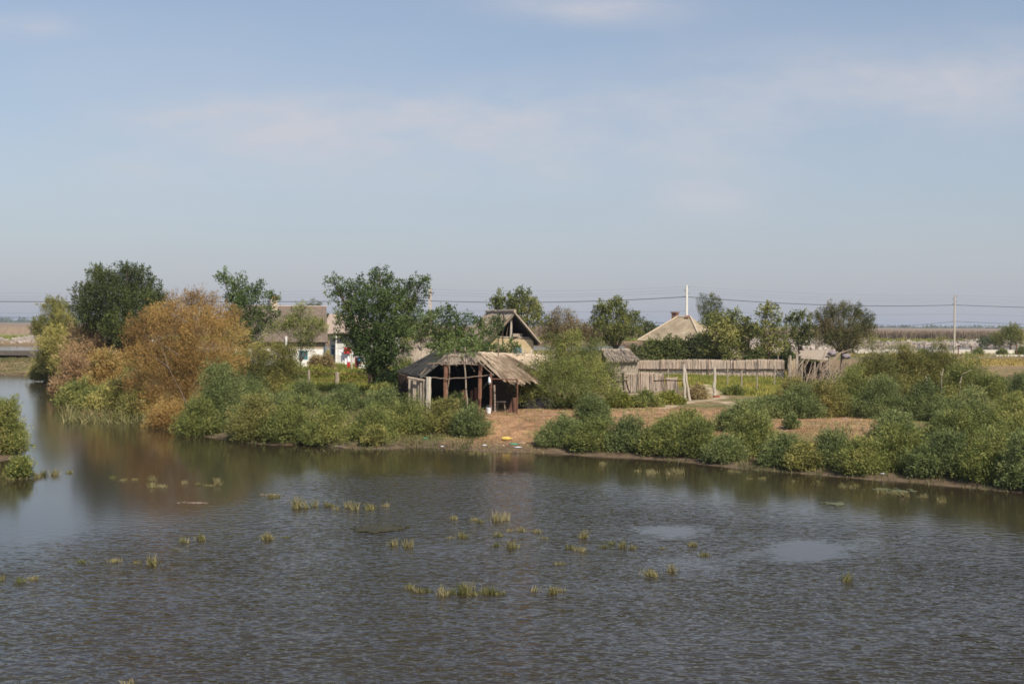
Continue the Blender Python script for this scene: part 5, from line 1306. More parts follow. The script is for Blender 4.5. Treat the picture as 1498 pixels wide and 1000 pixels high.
# hedge of dark bushes behind the reed fence
for i, (px, w_, h_, Y_, lf, lab) in enumerate([(952, 56, 60, 112, 'dark', 'dark hedge bush left below the hipped roof'), (988, 56, 62, 112, 'dark', 'dark hedge bush directly under the hipped roof front'), (1022, 54, 66, 112, 'browngreen', 'olive hedge bush under the right side of the hipped roof'), (1050, 46, 44, 109, 'dark', 'dark hedge bush under the broad olive tree'),
                                               (1112, 50, 42, 110, 'dark', 'dark bush under the thin young tree'), (1150, 42, 36, 112, 'dark', 'low bush under the small mixed tree'), (925, 40, 42, 108, 'browngreen', 'bush filling the gap under the round green tree'), (1180, 36, 22, 112, 'yellowgreen', 'green bush under the rubble, left of the spiky tree')]):
    bush(px, 530, w_, h_, lf, lab, sty='broadfar', n=11, Y=Y_, name='hedge_bush', dens=1.5, group='dark hedge behind the reed fence', shape=.5)
for i, (px, w_, h_, Y_, lab) in enumerate([(975, 60, 14, 107, 'pale dry scrub behind the reed fence, below the hipped roof'), (1030, 50, 13, 106, 'pale dry scrub behind the middle of the reed fence'), (1125, 40, 12, 104, 'dry scrub behind the right end of the reed fence')]):
    bush(px, 530, w_, h_, 'drygrass', lab, sty='tamfar', n=9, Y=Y_, name='dry_scrub', cat='shrub', dens=1.6, group='dry scrub along the reed fence', shape=.4)
bush(905, 520, 44, 22, 'brownshrub', 'brownish scrub under the round green tree', sty='tamfar', n=9, Y=100, name='dry_scrub', cat='shrub', dens=1.5)
# undergrowth in the village yard
for i, (px, w_, h_, Y_, lf, st_, lab) in enumerate([
    (598, 34, 36, 86, 'yellowgreen', 'tamfar', 'yellow green shrub between the big locust and the round hut'), (575, 40, 30, 78, 'locust', 'broad', 'dark undergrowth below the big locust, right side'),
    (640, 40, 20, 74, 'tam', 'tamfar', 'green undergrowth behind the open shed'), (560, 44, 22, 72, 'tam', 'low', 'green shrub in front of the yard fence, below the big tree'),
    (520, 50, 14, 88, 'weeds', 'tamfar', 'yellow weeds behind the yard fence, right of the pale post'), (470, 46, 18, 92, 'weeds', 'tamfar', 'yellow brown weeds before the white house wall'),
    (478, 12, 26, 104, 'drygrass', 'tamfar', 'dry yellow plant by the corner of the white house'), (463, 12, 24, 105, 'drygrass', 'tamfar', 'dry yellow plant under the white wall of the house'),
    (420, 60, 40, 88, 'tam', 'tamfar', 'grey green shrub before the left part of the white house'), (555, 50, 18, 90, 'yellowgreen', 'tamfar', 'low green growth at the foot of the big locust'),
    (340, 70, 60, 86, 'tam_olive', 'tamfar', 'olive shrub behind the orange tamarisk'), (590, 30, 30, 66, 'tam_blue', 'low', 'green shrub against the dark left side of the open shed'),
    (260, 90, 70, 96, 'dark', 'broadfar', 'dark undergrowth between the tall left tree and orange tamarisk')]):
    bush(px, 540, w_, h_, lf, lab, sty=st_, n=10, Y=Y_, name='shrub', cat='shrub', dens=1.4, shape=.6)

# ================================================================== TAMARISK THICKETS
G1 = 'tamarisk thicket on the left shore'; G2 = 'tamarisk row on the right shore'; G3 = 'tamarisk thicket on the right field'
pixtree('dark olive tamarisk standing in the gap left of the yard fence', 395, 74,
    [(395, 514, 20, 0), (375, 520, 20, 0), (360, 530, 18, 0), (420, 512, 12, 0), (415, 520, 16, 0), (390, 538, 20, -.5), (412, 545, 18, 0), (372, 545, 16, 0), (425, 540, 12, 0), (400, 560, 18, -.5), (380, 565, 16, 0)], 'tamarisk', 'tam_olive', name='tamarisk_bush', cat='bush', tree=False, thick=.05, dens=2.0)
bush(322, 628, 84, 118, 'tam_blue', 'tall blue green tamarisk at the water, right beside the orange one', n=18, group=G1, push=.05, dens=1.15, thick=.05)
bush(292, 636, 62, 70, 'tam', 'green tamarisk lowest at the left end of the thicket, touching the water', n=12, group=G1, push=.05, dens=1.15)
bush(372, 642, 78, 78, 'tam_olive', 'olive tamarisk bulging over the water, centre of the left thicket', n=14, group=G1, push=.05, dens=1.15)
bush(365, 600, 70, 60, 'tam_blue', 'blue green tamarisk behind the olive one of the left thicket', n=12, group=G1)
bush(428, 644, 70, 72, 'tam', 'rounded green tamarisk over the water below the pale feathery tree', n=14, group=G1, push=.05, dens=1.15)
bush(440, 600, 80, 46, 'tam_blue', 'grey green tamarisk behind the rounded one, below the yard fence', n=12, group=G1)
bush(482, 648, 66, 62, 'tam', 'green tamarisk at the shore below the pale fence post', n=12, group=G1, push=.05, dens=1.15)
bush(505, 600, 60, 36, 'tam_blue', 'bluish low tamarisk under the yard fence', n=10, group=G1)
bush(545, 642, 64, 56, 'tam', 'yellowish green tamarisk at the shore below the big locust', n=12, group=G1, push=.05, dens=1.15)
bush(550, 652, 34, 28, 'willow', 'small pale dry shrub by the driftwood log', n=8, sty='low', group=G1)
bush(600, 636, 70, 58, 'tam', 'bright green tamarisk in front of the left shed corner', n=13, group=G1)
bush(565, 600, 60, 30, 'tam_blue', 'low tamarisk between the yard fence and the shed', n=9, group=G1)
bush(650, 634, 66, 48, 'tam_olive', 'olive tinged tamarisk in front of the shed posts', n=12, group=G1)
bush(688, 640, 46, 46, 'tam_blue', 'bluish tamarisk at the left edge of the bare bank', n=11, group=G1)
bush(668, 600, 56, 24, 'tam_blue', 'low green plants right before the open shed', n=9, sty='low', group=G1)
bush(620, 600, 50, 22, 'tam', 'low green plants before the white shed post', n=8, sty='low', group=G1)
# far left low shore growth
bush(112, 596, 56, 42, 'tam', 'low green shrub at the water below the rusty tamarisk', n=9, sty='tamfar')
bush(165, 604, 70, 46, 'willow', 'pale green shrub at the water left of the orange tamarisk', n=9, sty='tamfar')
bush(205, 612, 60, 40, 'tam_olive', 'brownish low shrub at the left foot of the orange tamarisk', n=8, sty='tamfar')
bush(250, 626, 56, 36, 'tam_orange', 'orange brown dry brush at the foot of the orange tamarisk', n=9, sty='twig')
bush(180, 570, 56, 52, 'tam', 'green bush among the reeds left of the orange tamarisk', n=11, sty='tamfar')
# near left spit
bush(8, 664, 62, 92, 'tam', 'near green bush on the spit at the left picture edge', n=16, thick=.05)
bush(-40, 662, 90, 104, 'tam_olive', 'olive bush on the spit beyond the left picture edge', n=16, thick=.05)
bush(6, 640, 44, 60, 'tam_olive', 'yellowish bush behind the near one on the left spit', n=10)
# big centre tamarisk
pixtree('large olive green tamarisk between the open shed and the reed fence', 830, 64,
    [(835, 508, 18, 0), (812, 520, 20, 0), (858, 520, 18, 0), (794, 540, 18, -.5), (825, 540, 26, -1), (862, 543, 24, -1), (888, 545, 16, 0), (780, 560, 16, -1), (810, 565, 22, -1.5), (845, 568, 24, -2), (880, 566, 20, -1), (895, 572, 12, 0), (768, 545, 13, -.5), (840, 497, 12, 0), (758, 560, 12, -1), (775, 574, 16, -1.2), (815, 500, 10, 0), (870, 508, 10, 0), (898, 552, 11, 0), (800, 555, 20, -1)], 'tamarisk', 'tam', name='tamarisk_bush', cat='bush', tree=False, thick=.05, dens=1.5)
bush(800, 596, 56, 22, 'tam_blue', 'low bluish shrub at the left foot of the large centre tamarisk', n=9, sty='low')
bush(850, 598, 60, 26, 'tam', 'low green shrub at the foot of the large centre tamarisk', n=9, sty='low')
bush(905, 597, 50, 26, 'weeds', 'yellow green weeds under the dark leaning fence post', n=9, sty='low', name='weed_clump', cat='weeds')
bush(942, 596, 46, 26, 'tam', 'green weeds under the grey post of the log fence', n=9, sty='low', name='weed_clump', cat='weeds')
bush(978, 592, 40, 18, 'weeds', 'weeds at the foot of the forked gate post', n=8, sty='low', name='weed_clump', cat='weeds')
bush(1018, 584, 34, 24, 'drygrass', 'tuft of tall dry straw beside the forked gate post', n=8, sty='low', name='dry_grass_tuft', cat='grass')
bush(1075, 578, 30, 14, 'tam', 'low green plant right of the thick gate post', n=6, sty='low', name='weed_clump', cat='weeds')
# right shore row
R1_ = [(822, 654, 62, 52, 'tam_blue', 'bluish tamarisk at the right edge of the bare bank'), (868, 626, 44, 60, 'tam_blue', 'pointed tamarisk sprout rising above the shore row below the big one'), (868, 660, 66, 54, 'tam', 'green tamarisk at the shore, second right of the bare bank'),
       (920, 662, 66, 56, 'tam_blue', 'blue green tamarisk at the shore, third right of the bare bank'), (972, 668, 66, 58, 'tam', 'dense green tamarisk at the shore below the reed fence'), (1022, 668, 60, 62, 'tam', 'green tamarisk at the shore below the path'),
       (1000, 640, 70, 34, 'tam', 'tamarisk behind the shore row below the forked post'), (1062, 676, 44, 36, 'tam_blue', 'small bluish tamarisk in the dip of the shore row'), (1100, 668, 76, 84, 'tam', 'tall rounded tamarisk at the shore left of the reddish field'),
       (1085, 630, 60, 46, 'tam_blue', 'bluish tamarisk behind the tall rounded one, near the path'), (1148, 682, 60, 50, 'tam_blue', 'grey green tamarisk right of the tall rounded one'), (1178, 688, 40, 36, 'willow', 'small yellowish shrub in the shore row'),
       (1222, 684, 70, 66, 'tam_blue', 'tamarisk at the shore below the reddish field'), (1262, 694, 62, 60, 'tam', 'green tamarisk at the shore right of the one below the field'), (1318, 690, 90, 84, 'tam', 'large dark tamarisk of the right shore row, left of the largest'),
       (1310, 660, 80, 60, 'tam_blue', 'bluish tamarisk behind the large dark one'), (1380, 698, 90, 84, 'tam_blue', 'large bluish tamarisk overhanging the mud bank at right'), (1400, 668, 110, 78, 'tam', 'broad tamarisk above the mud bank at right'),
       (1448, 706, 84, 92, 'tam', 'large green tamarisk near the right edge, over the mud bank'), (1500, 716, 70, 96, 'tam_blue', 'tamarisk cut by the right picture edge at the water'), (1480, 680, 90, 84, 'tam', 'tamarisk behind the one cut by the right edge'),
       (1580, 728, 110, 110, 'tam', 'tamarisk at the shore beyond the right picture edge'), (1690, 738, 120, 110, 'tam_blue', 'second tamarisk at the shore beyond the right picture edge'), (1660, 690, 120, 90, 'tam_olive', 'olive tamarisk farther back beyond the right picture edge')]
for a_ in R1_: bush(*a_[:3], a_[3] * .88, a_[4], a_[5], n=15, group=G2, thick=.04, push=.42, dens=1.1)
# right back thicket
R2_ = [(1168, 612, 62, 44, 'tam_blue', 'bluish low bush at the left end of the field thicket'), (1120, 612, 70, 24, 'tam_blue', 'low sprawling green bush beside the path, left of the field'), (1205, 610, 70, 64, 'tam_olive', 'olive bush of the field thicket below the stick pile'), (1245, 606, 70, 66, 'tam', 'green bush of the field thicket below the lilac sacks'),
       (1290, 612, 90, 60, 'tam_blue', 'bluish front bush of the field thicket'), (1350, 616, 90, 54, 'tam_blue', 'bluish bush of the field thicket below the dead branches'), (1275, 590, 100, 96, 'tam_olive', 'tall olive bush at the crest of the field thicket, left one'), (1325, 585, 100, 92, 'tam_olive', 'tall olive bush at the crest of the field thicket, middle one'),
       (1372, 585, 96, 84, 'tam_olive', 'tall olive bush at the crest of the field thicket below the brown pole'), (1412, 592, 84, 70, 'tam', 'green bush around the dead branches, right of the brown pole'), (1448, 598, 66, 58, 'tam', 'green bush beside the small blue puddle'), (1420, 622, 90, 46, 'tam_blue', 'low bluish bush in front of the dead branches'),
       (1492, 604, 50, 50, 'tam_blue', 'green bush right of the small blue puddle'), (1480, 628, 80, 44, 'tam', 'low bush at the right edge behind the shore row'), (1160, 590, 44, 34, 'tam_olive', 'olive bush before the thin stakes'), (1560, 600, 110, 70, 'tam_olive', 'bush beyond the right picture edge, behind the shore row')]
for a_ in R2_: bush(*a_[:3], a_[3] * 1.24, *a_[4:5], a_[5], n=14, group=G3, thick=.04)
bush(1156, 628, 12, 14, 'tam_blue', 'single tiny green shrub on the reddish field', n=5, sty='low', name='shrub', cat='shrub')
# dead branches sticking out of the right thicket
for lb, lab in (([(1378, 549, 1380, 539), (1377, 549, 1376, 545)], 'short bleached stump end poking from the thicket below the pole'), ([(1355, 556, 1354, 550), (1357, 561, 1355, 550)], 'short bleached stub left in the thicket'),
                ([(1404, 560, 1409, 546), (1409, 546, 1421, 541)], 'bleached bent dead branch right of the brown pole'), ([(1430, 590, 1430, 572), (1430, 574, 1436, 563), (1430, 574, 1424, 566), (1419, 575, 1418, 560)], 'forked bleached dead branch in front of the puddle')):
    mb = MB()
    for x0, y0, x1, y1 in lb: mb.pole(at(x0, y0, 68), at(x1, y1, 68.2), .024, .014, .03)
    a_ = at(lb[0][0], lb[0][1], 68); mb.pole((a_.x + .1, a_.y + .2, hz(a_.x, a_.y)), a_, .026, .022, .03)
    mb.build_thing('dead_branch', M['wood'], lab, 'dead branch', 'dead branches in the right thicket')
mb = MB(); 
for x0, y0, x1, y1 in ((262, 520, 232, 500), (248, 540, 236, 508), (268, 580, 248, 540), (248, 540, 226, 520)): mb.pole(at(x0, y0, 66.5), at(x1, y1, 66.8), .035, .02, .03)
a_ = at(268, 580, 66.5); mb.pole((a_.x + .6, a_.y, hz(a_.x, a_.y)), a_, .09, .07, .03)
mb.build_thing('dead_branch', M['bark'], 'bare dark branch slanting up through the orange tamarisk', 'dead branch')

M['twiglitter'] = leafmat('twig_litter', [(.10, .07, .045), (.18, .13, .085), (.30, .23, .16), (.42, .34, .25)], trans=0)
M['clod'] = pmat('earth_clod', (.34, .23, .15), (.18, .115, .075), 2)
# ================================================================== GROUND GROWTH (stuff)
def scatter(name, label, poly, n, leaf, h, wd_, lean=.35, seed=1, z=1.0, clump=0.5, exclude=None):
    r = np.random.default_rng(seed); P_ = np.array(poly); lo = P_.min(0); hi = P_.max(0)
    x = r.uniform(lo[0], hi[0], n * 3); y = r.uniform(lo[1], hi[1], n * 3)
    k = (sdist(poly, x, y) > 0)
    if clump: k &= fbm(x, y, .9, seed + 5) + r.normal(0, .07, len(x)) > clump
    d = np.minimum.reduce([linedist(p, x, y) for p in PATH]); k &= d > .55
    x, y = x[k][:n], y[k][:n]; zz = height(x, y); m_ = zz > -.02; x, y, zz = x[m_], y[m_], zz[m_]; n = len(x)
    D = unit(np.stack([r.normal(0, lean, n), r.normal(0, lean, n), np.ones(n)], 1))
    V = blades(np.stack([x, y, zz - .02], 1), D, h * r.uniform(.4, 1.2, n), wd_, r)
    t = .5 + .9 * (fbm(x, y, .6, seed + 9) - .5) + r.normal(0, .13, n)
    return tag(quads_obj(name, V, t, M[leaf]), label, kind='stuff')
scatter('weed_cover', 'yellow green weeds filling the fenced field', WEEDP, 42000, 'weeds', .42, .06, seed=21, clump=.36)
scatter('weed_cover', 'mixed weeds in the yard behind the wire fence', YARDP, 24000, 'weeds', .45, .06, seed=22, clump=.42)
scatter('grass', 'thin dry grass on the reddish bank and field', REDP, 16000, 'drygrass', .10, .03, lean=.7, seed=23, clump=.50)
scatter('grass', 'short green grass patches on the reddish field', REDP, 9000, 'tam_olive', .13, .035, lean=.6, seed=24, clump=.60)
scatter('grass', 'grass and weeds between the shore bushes on the left', poly_px([(330, 625), (560, 638), (690, 630), (700, 592), (560, 575), (330, 575)]), 20000, 'browngreen', .20, .045, seed=25, clump=.38)
scatter('grass', 'grass between the bushes on the right side', poly_px([(1140, 612), (1700, 612), (1700, 545), (1140, 560)]), 30000, 'tam_olive', .30, .05, seed=26, clump=.42)
scatter('grass', 'grass under the shore row on the right', poly_px([(790, 655), (1500, 705), (1700, 700), (1500, 650), (1100, 640), (800, 630)]), 9000, 'browngreen', .16, .04, seed=27, clump=.52)
scatter('grass', 'green and straw growth of the far left bank', [tuple(z0(px, py, .6).xy) for px, py in [(-300, 546), (90, 550), (110, 528), (-300, 528)]], 20000, 'browngreen', .18, .09, seed=28, clump=.5)
scatter('grass', 'grass around the houses', poly_px([(560, 560), (905, 560), (905, 525), (700, 520), (380, 525), (380, 540)]), 30000, 'weeds', .35, .06, seed=29, clump=.45)
scatter('grass', 'grass on the flats behind the village', poly_px([(-100, 521), (1800, 523), (1800, 512), (-100, 509)]), 30000, 'tam_olive', .35, .16, seed=30, clump=.45)
scatter('fallen_twigs', 'dry twigs and stalks strewn over the bare bank', REDP, 2600, 'twiglitter', .30, .022, lean=5.0, seed=41, clump=0.0)
def clods():
    r = np.random.default_rng(8); mb = MB(); n = 0
    P_ = np.array(REDP); lo = P_.min(0); hi = P_.max(0)
    x = r.uniform(lo[0], hi[0], 4000); y = r.uniform(lo[1], hi[1], 4000); k = sdist(REDP, x, y) > 0; x, y = x[k][:1300], y[k][:1300]; z = height(x, y)
    for a, b_, c_ in zip(x, y, z):
        if c_ < .02: continue
        q = r.uniform(.02, .07) * (1 + 1.5 * (r.random() < .06)); v = np.array([(1, 0, 0), (-1, 0, 0), (0, 1, 0), (0, -1, 0), (0, 0, .7), (0, 0, -.5)]) * q * r.uniform(.6, 1.3, (6, 1)) + np.array([a, b_, c_])
        mb.add(v.tolist(), [(0, 2, 4), (2, 1, 4), (1, 3, 4), (3, 0, 4), (2, 0, 5), (1, 2, 5), (3, 1, 5), (0, 3, 5)])
    tag(mb.build('earth_clods', M['clod']), 'crumbs of earth and small stones on the bare bank', kind='stuff')
clods()
# reeds standing at the left shore (countless stems)
def reeds(name, label, px0, px1, py0, py1, n, h, leaf, seed, wd_=.05, lean=.16, dy=0):
    r = np.random.default_rng(seed); px = r.uniform(px0, px1, n); py = r.uniform(py0, py1, n)
    C = np.array([tuple(z0(a, b_ + (a - px0) * dy, .1 if name == 'dry_litter' else .6)) for a, b_ in zip(px, py)]); C[:, 2] = np.maximum(height(C[:, 0], C[:, 1]), 0)
    D = unit(np.stack([r.normal(-.05, lean, n), r.normal(0, lean, n), np.ones(n)], 1))
    V = blades(C, D, h * r.uniform(.5, 1.1, n), wd_, r)
    return tag(quads_obj(name, V, r.normal(.45, .22, n), M[leaf]), label, kind='stuff')
reeds('reed_bed', 'green and straw coloured reeds along the left shore before the rusty bushes', 92, 215, 582, 603, 700, .7, 'reed', 31, .04, .6)
reeds('reed_bed', 'taller pale reeds between the rusty tamarisk and the orange one', 160, 212, 560, 582, 900, 1.9, 'reed', 32, .045, .3)
reeds('dry_litter', 'dry straw litter along the left waterline', 120, 290, 598, 606, 1500, .3, 'drygrass', 33, .04, .8)
reeds('dry_litter', 'dry straw litter on the muddy shore in the middle', 430, 760, 648, 657, 600, .08, 'browngreen', 34, .03, 1.2)

# ================================================================== REED TUFTS IN THE WATER
def tuft(px, py, w, h, lab, tone=.5, group='reed tufts standing in the pond'):
    _seed[0] += 1; r = np.random.default_rng(_seed[0]); c = z0(px, py); s = c.y / F; W = w * s; H = max(h * s, .08) * .82
    dens = int(40 + 60 * W * 3.4); n = min(dens, 800)
    k = max(1, int(W / .18)); cx = np.clip(r.normal(0, W * .36, k), -W * .55, W * .55); i = r.integers(0, k, n)
    x = c.x + cx[i] + r.normal(0, .06, n); y = c.y + r.normal(0, .10 + W * .10, k)[i] + r.normal(0, .05, n)
    D = unit(np.stack([r.normal(0, .3, n) + r.normal(0, .3, k)[i], r.normal(0, .3, n), np.ones(n)], 1))
    P = np.stack([x, y, np.full(n, -.05)], 1)
    Lh = H * r.uniform(.3, 1.1, n) * r.uniform(.3, 1.0, k)[i] * 1.3 + .05
    V = blades(P, D, Lh, .017, r)
    o = quads_obj('reed_tuft', V, r.normal(tone, .22, n), M['reed'], None, (c.x, c.y, 0)); tag(o, lab, 'reeds', group)
T_ = [(45, 845, 13, 13, 'orange yellow reed tuft near the left edge of the pond', .8), (31, 850, 7, 9, 'tiny green reed wisp left of the orange yellow tuft', .2), (3, 848, 8, 8, 'small tuft cut by the left picture edge', .6), (122, 822, 12, 8, 'faint thin tuft, leftmost of the row at left', .4), (168, 822, 11, 12, 'small brown tuft, next left of the thickest one in the left row', .7), (200, 823, 8, 5, 'tiny low tuft just left of the thickest one in the left row', .5),
      (235, 825, 19, 16, 'thickest upright tuft of the left row', .65), (262, 804, 8, 9, 'small tuft up and right of the thickest left one', .4), (274, 793, 8, 11, 'small tuft in the middle of the rising left row', .5), (300, 787, 17, 14, 'tuft at the upper right end of the rising left row', .5), (390, 789, 24, 12, 'wide thin brown tuft left of centre', .6), (418, 787, 20, 10, 'tuft next right of the wide thin brown one', .45),
      (405, 727, 24, 12, 'green tuft at the left end of the long curved band', .35), (432, 742, 15, 18, 'upright pale tuft of the long curved band', .75), (462, 742, 28, 17, 'broad tuft in the middle of the long curved band', .6), (490, 741, 14, 9, 'low thin tuft of the long curved band', .5), (517, 744, 44, 14, 'longest pale tuft of the curved band', .75), (546, 744, 20, 6, 'low trailing tuft at the right of the curved band', .6), (562, 741, 4, 14, 'single upright stalk at the right end of the curved band', .8),
      (162, 700, 12, 8, 'small green tuft at the left of the upper band', .3), (190, 702, 22, 9, 'pale tuft in the upper band near the orange reflection', .7), (222, 702, 5, 18, 'tall single stalk bunch in the upper band', .8), (240, 711, 32, 12, 'wide straw tuft in the upper band', .75), (270, 707, 14, 10, 'straw tuft right of the wide one in the upper band', .75), (284, 708, 12, 8, 'short straw tuft in the upper band, second right of the wide one', .6), (305, 711, 18, 5, 'low sparse tuft of the upper band', .5), (322, 709, 12, 12, 'last upright tuft at the right of the upper band', .7),
      (46, 698, 22, 12, 'brown reeds around the small round shrub in the water', .7), (12, 700, 40, 10, 'sparse reeds along the spit at the left edge', .5), (65, 694, 10, 10, 'thin tuft right of the small round shrub', .5), (84, 694, 13, 12, 'straw tuft in the mouth of the channel', .75), (98, 691, 9, 8, 'small tuft right of the straw tuft in the channel mouth', .6),
      (661, 760, 9, 8, 'small tuft, leftmost of the upper central group', .7), (690, 761, 9, 6, 'low tuft of the upper central group', .7), (700, 763, 9, 12, 'upright tuft of the upper central group', .5), (726, 761, 22, 17, 'largest tuft of the upper central group with tall stalk', .75), (678, 784, 20, 13, 'bushy tuft left of the central cluster', .55), (659, 787, 9, 8, 'small tuft left of the bushy one', .6), (743, 800, 16, 14, 'brown based tuft in the central cluster', .55), (729, 800, 9, 9, 'thin tuft in the central cluster', .4),
      (734, 785, 18, 8, 'low tuft in the middle of the central cluster', .5), (747, 779, 9, 12, 'upright thin tuft in the central cluster', .6), (763, 777, 11, 8, 'orange tinged tuft right in the central cluster', .8), (781, 779, 20, 10, 'wide low tuft at the right of the central cluster', .55), (591, 798, 26, 14, 'spread tuft below the dark oval mat', .65), (841, 802, 14, 18, 'slanting tuft right of centre', .75), (851, 787, 13, 13, 'orange topped tuft right of centre', .8), (828, 800, 9, 10, 'sparse green blades left of the slanting tuft', .3), (879, 798, 18, 12, 'thin dark green tuft right of the orange topped one', .3), (893, 798, 6, 10, 'small green wisp left of the thick yellow tuft', .3),
      (917, 800, 31, 18, 'thick yellow green tuft right of centre', .5), (965, 800, 12, 6, 'small low tuft right of the thick yellow green one', .6), (965, 840, 30, 15, 'green and straw tuft in the lower right centre', .5), (980, 836, 8, 12, 'upright stalks beside the lower right centre tuft', .6), (1010, 800, 16, 12, 'left half of the slanting clump by the calm patch', .6), (1027, 808, 22, 10, 'right half of the slanting clump by the calm patch', .4), (1240, 849, 10, 18, 'lone dark tuft below the large calm patch', .45), (821, 827, 7, 8, 'tiny lone tuft between the cluster and the bottom row', .6), (797, 787, 8, 6, 'faint tuft right of the central cluster', .6),
      (600, 860, 14, 12, 'curly tuft at the left start of the bottom row', .6), (614, 866, 13, 14, 'green tuft with brown foot in the bottom row', .5), (627, 865, 9, 16, 'dark upright tuft of the bottom row', .2), (646, 866, 9, 15, 'pale upright tuft of the bottom row', .8), (662, 867, 27, 20, 'largest bright green tuft of the bottom row', .35), (681, 866, 16, 14, 'straw tuft right of the largest in the bottom row', .65), (694, 867, 11, 13, 'brown footed tuft in the bottom row', .6), (707, 867, 15, 12, 'green tuft right of middle in the bottom row', .4), (722, 867, 18, 11, 'low dark green tuft of the bottom row', .3), (740, 867, 18, 9, 'last dark green tuft of the bottom row', .35),
      (785, 864, 9, 14, 'thin pale stalk tuft left of the stout one, lower centre', .85), (801, 869, 15, 15, 'stout yellow tuft right of the bottom row', .6), (822, 864, 16, 7, 'low pink brown tuft at the end of the lower centre', .8), (190, 998, 12, 8, 'small tuft cut by the bottom picture edge', .7),
      (945, 690, 24, 8, 'pale reeds at the shore below the reed fence, left part', .7), (968, 693, 30, 10, 'pale reeds at the shore below the reed fence, right part', .7), (990, 692, 20, 12, 'upright pale reeds ending the shore patch below the reed fence', .8), (878, 679, 24, 9, 'pale tuft close to the shore below the big tamarisk', .75), (700, 663, 40, 6, 'yellow grass fringe at the waterline of the bare bank', .75), (1070, 690, 20, 6, 'small tuft at the shore below the tall rounded tamarisk', .6),
      (1240, 712, 40, 8, 'sparse reeds in the shadowed water, right shore, left part', .55), (1300, 722, 36, 10, 'sparse reeds in the shadowed water, right shore, middle part', .55), (1345, 727, 28, 12, 'pale reeds in the shadowed water, right shore', .7), (1385, 733, 24, 11, 'reeds in the shadowed water, right shore, right end', .55), (1110, 700, 30, 6, 'faint reeds off the shore under the tall rounded tamarisk', .5), (1180, 706, 30, 6, 'faint reeds off the shore under the small yellowish shrub', .5)]
for t_ in T_: tuft(*t_)
bush(31, 699, 26, 24, 'tam', 'small round green shrub standing in the water near the left spit', n=7, sty='low', name='shrub', cat='shrub', push=0)
# dark mat of flat pieces on the water, and floating pads
def flat_patch(px, py, rx, ry, name, mat, lab, n=40, cat='weed', pieces=60, pr=.12, z=.012):
    r = np.random.default_rng(int(px)); c = z0(px, py); mb = MB(); wx = rx * c.y / F; wy = abs(z0(px, py - ry).y - z0(px, py + ry).y) / 2
    for i in range(pieces):
        a_ = r.uniform(0, 2 * PI); q = min(abs(r.normal(0, .5)), 1.25); x = c.x + math.cos(a_) * q * wx; y = c.y + math.sin(a_) * q * wy; s = pr * r.uniform(.4, 1.3) * (1.2 - q * .7)
        k = 7; zz = z + r.uniform(0, .012); vs = [(x + math.cos(2 * PI * j / k) * s * r.uniform(.7, 1.3) * 1.4, y + math.sin(2 * PI * j / k) * s * r.uniform(.7, 1.2), zz + r.uniform(0, .01)) for j in range(k)]
        mb.add(vs + [(v[0], v[1], v[2] - .015) for v in vs], [tuple(range(k)), tuple(range(2 * k - 1, k - 1, -1))] + [(j, j + k, (j + 1) % k + k, (j + 1) % k) for j in range(k)])
    o = mb.build_thing(name, M[mat], lab, cat)
    if name != 'dark_mat': o['kind'] = 'stuff'
flat_patch(556, 773, 34, 5, 'dark_mat', 'darkmat', 'dark oval mat lying flat on the water, left of centre', pieces=300, pr=.16)
flat_patch(1222, 737, 26, 3, 'lily_pads', 'pad', 'few pale floating leaves off the right shore', pieces=22, pr=.10)
flat_patch(1310, 718, 50, 5, 'lily_pads', 'pad', 'floating leaves among the reeds in the shadowed right water', pieces=34, pr=.09)
flat_patch(285, 736, 34, 1.2, 'floating_stalks', 'wood_brown', 'thin pale line of floating stalks in the brown reflection', pieces=26, pr=.06)
flat_patch(395, 724, 22, 1.2, 'floating_stalks', 'wood_brown', 'floating stalks left of the long curved reed band', pieces=16, pr=.05)
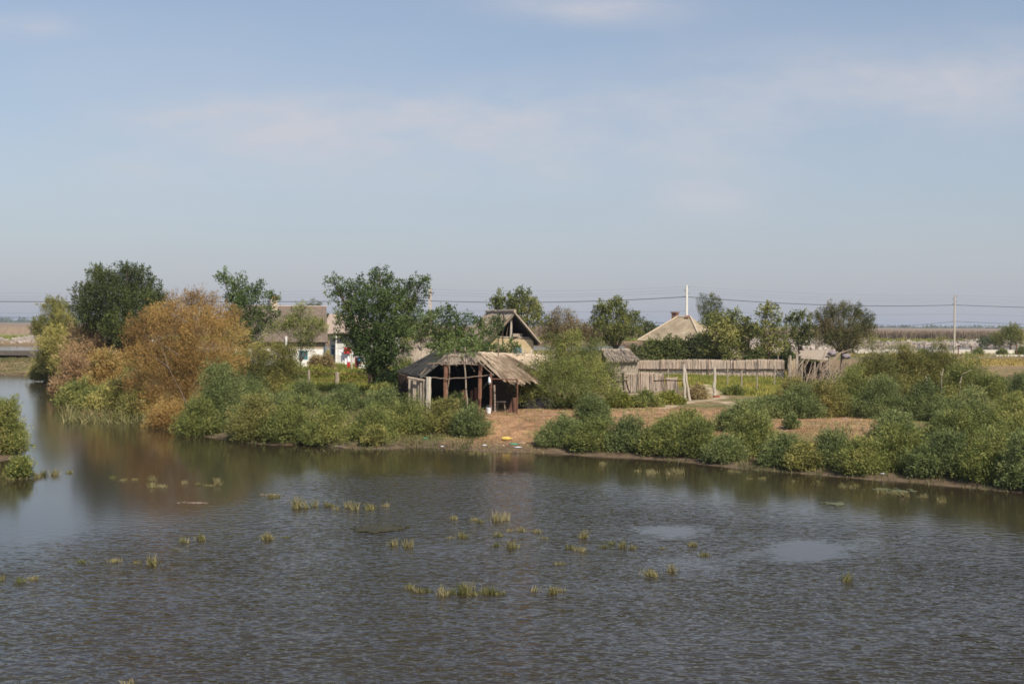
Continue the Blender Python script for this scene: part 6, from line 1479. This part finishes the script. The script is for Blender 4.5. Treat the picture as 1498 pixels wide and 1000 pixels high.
# shore litter
def litter():
    p = ground(740, 645); t = MB(); pr = [(0, .0), (.05, .01), (.085, .06), (.09, .26), (.05, .33), (.025, .35), (.025, .40), (0, .41)]
    vs = []; k = 10
    for r_, l_ in pr:
        for j in range(k): vs.append((p.x - .2 + l_ * 1.2, p.y + math.cos(2 * PI * j / k) * r_, p.z + .09 + math.sin(2 * PI * j / k) * r_))
    t.add(vs, [(a * k + j, a * k + (j + 1) % k, (a + 1) * k + (j + 1) % k, (a + 1) * k + j) for a in range(len(pr) - 1) for j in range(k)])
    t.build_thing('bottle', M['yellow_plastic'], 'yellow plastic bottle lying on the bare bank near the water', 'bottle', None, True)
    def rag(px, py, w, mat, lab, name='plastic_bag', h=.025):
        p = ground(px, py); mb = MB(); n_ = 9; r = np.random.default_rng(px); vs = []
        for top in (1, 0):
            for j in range(n_):
                for i in range(n_):
                    x, y = (i / (n_ - 1) - .5), (j / (n_ - 1) - .5); e = max(0, 1 - 2.1 * math.hypot(x, y))
                    vs.append((p.x + x * w * (1 + .15 * math.sin(j)), p.y + y * w * .7, p.z + .01 + (h * e * (1 + .5 * math.sin(i * 2.3 + j * 1.7)) if top else 0)))
        fs = []
        for j in range(n_ - 1):
            for i in range(n_ - 1):
                q = j * n_ + i; fs.append((q, q + 1, q + n_ + 1, q + n_)); q += n_ * n_; fs.append((q, q + n_, q + n_ + 1, q + 1))
        mb.add(vs, fs); mb.build_thing(name, M[mat], lab, 'litter', 'litter along the shore')
    rag(752, 650, .42, 'green_plastic', 'teal green plastic bag on the bare bank right of the yellow bottle', h=.03)
    rag(758, 655, .35, 'white_plastic', 'pale scrap of plastic just below the teal bag')
    rag(709, 652, .22, 'white_plastic', 'clear white plastic cup at the waterline of the bare bank', h=.03)
    rag(622, 642, .30, 'green_plastic', 'faded green scrap at the foot of the bright tamarisk')
    rag(647, 653, .18, 'white_plastic', 'tiny white scrap on the mud left of the bare bank')
    rag(815, 650, .3, 'cloth_blue', 'dark blue grey scrap right of the bare bank')
    rag(1292, 694, .2, 'white_plastic', 'tiny white scrap on the right mud bank')
    mb = MB(); a, b_ = ground(512, 636), ground(548, 646); mb.pole(a + Vector((0, 0, .25)), b_ + Vector((0, 0, .1)), .055, .045, .01); mb.build_thing('driftwood', M['wood_pale'], 'pale straight log lying on the shore below the left thicket', 'log')
    mb = MB(); a, b_ = ground(455, 648), ground(500, 654); mb.pole(a + Vector((0, 0, .12)), b_ + Vector((.2, -.4, .03)), .03, .02, .02); mb.build_thing('driftwood', M['wood'], 'thin twig log at the waterline left of the pale log', 'log')
litter()
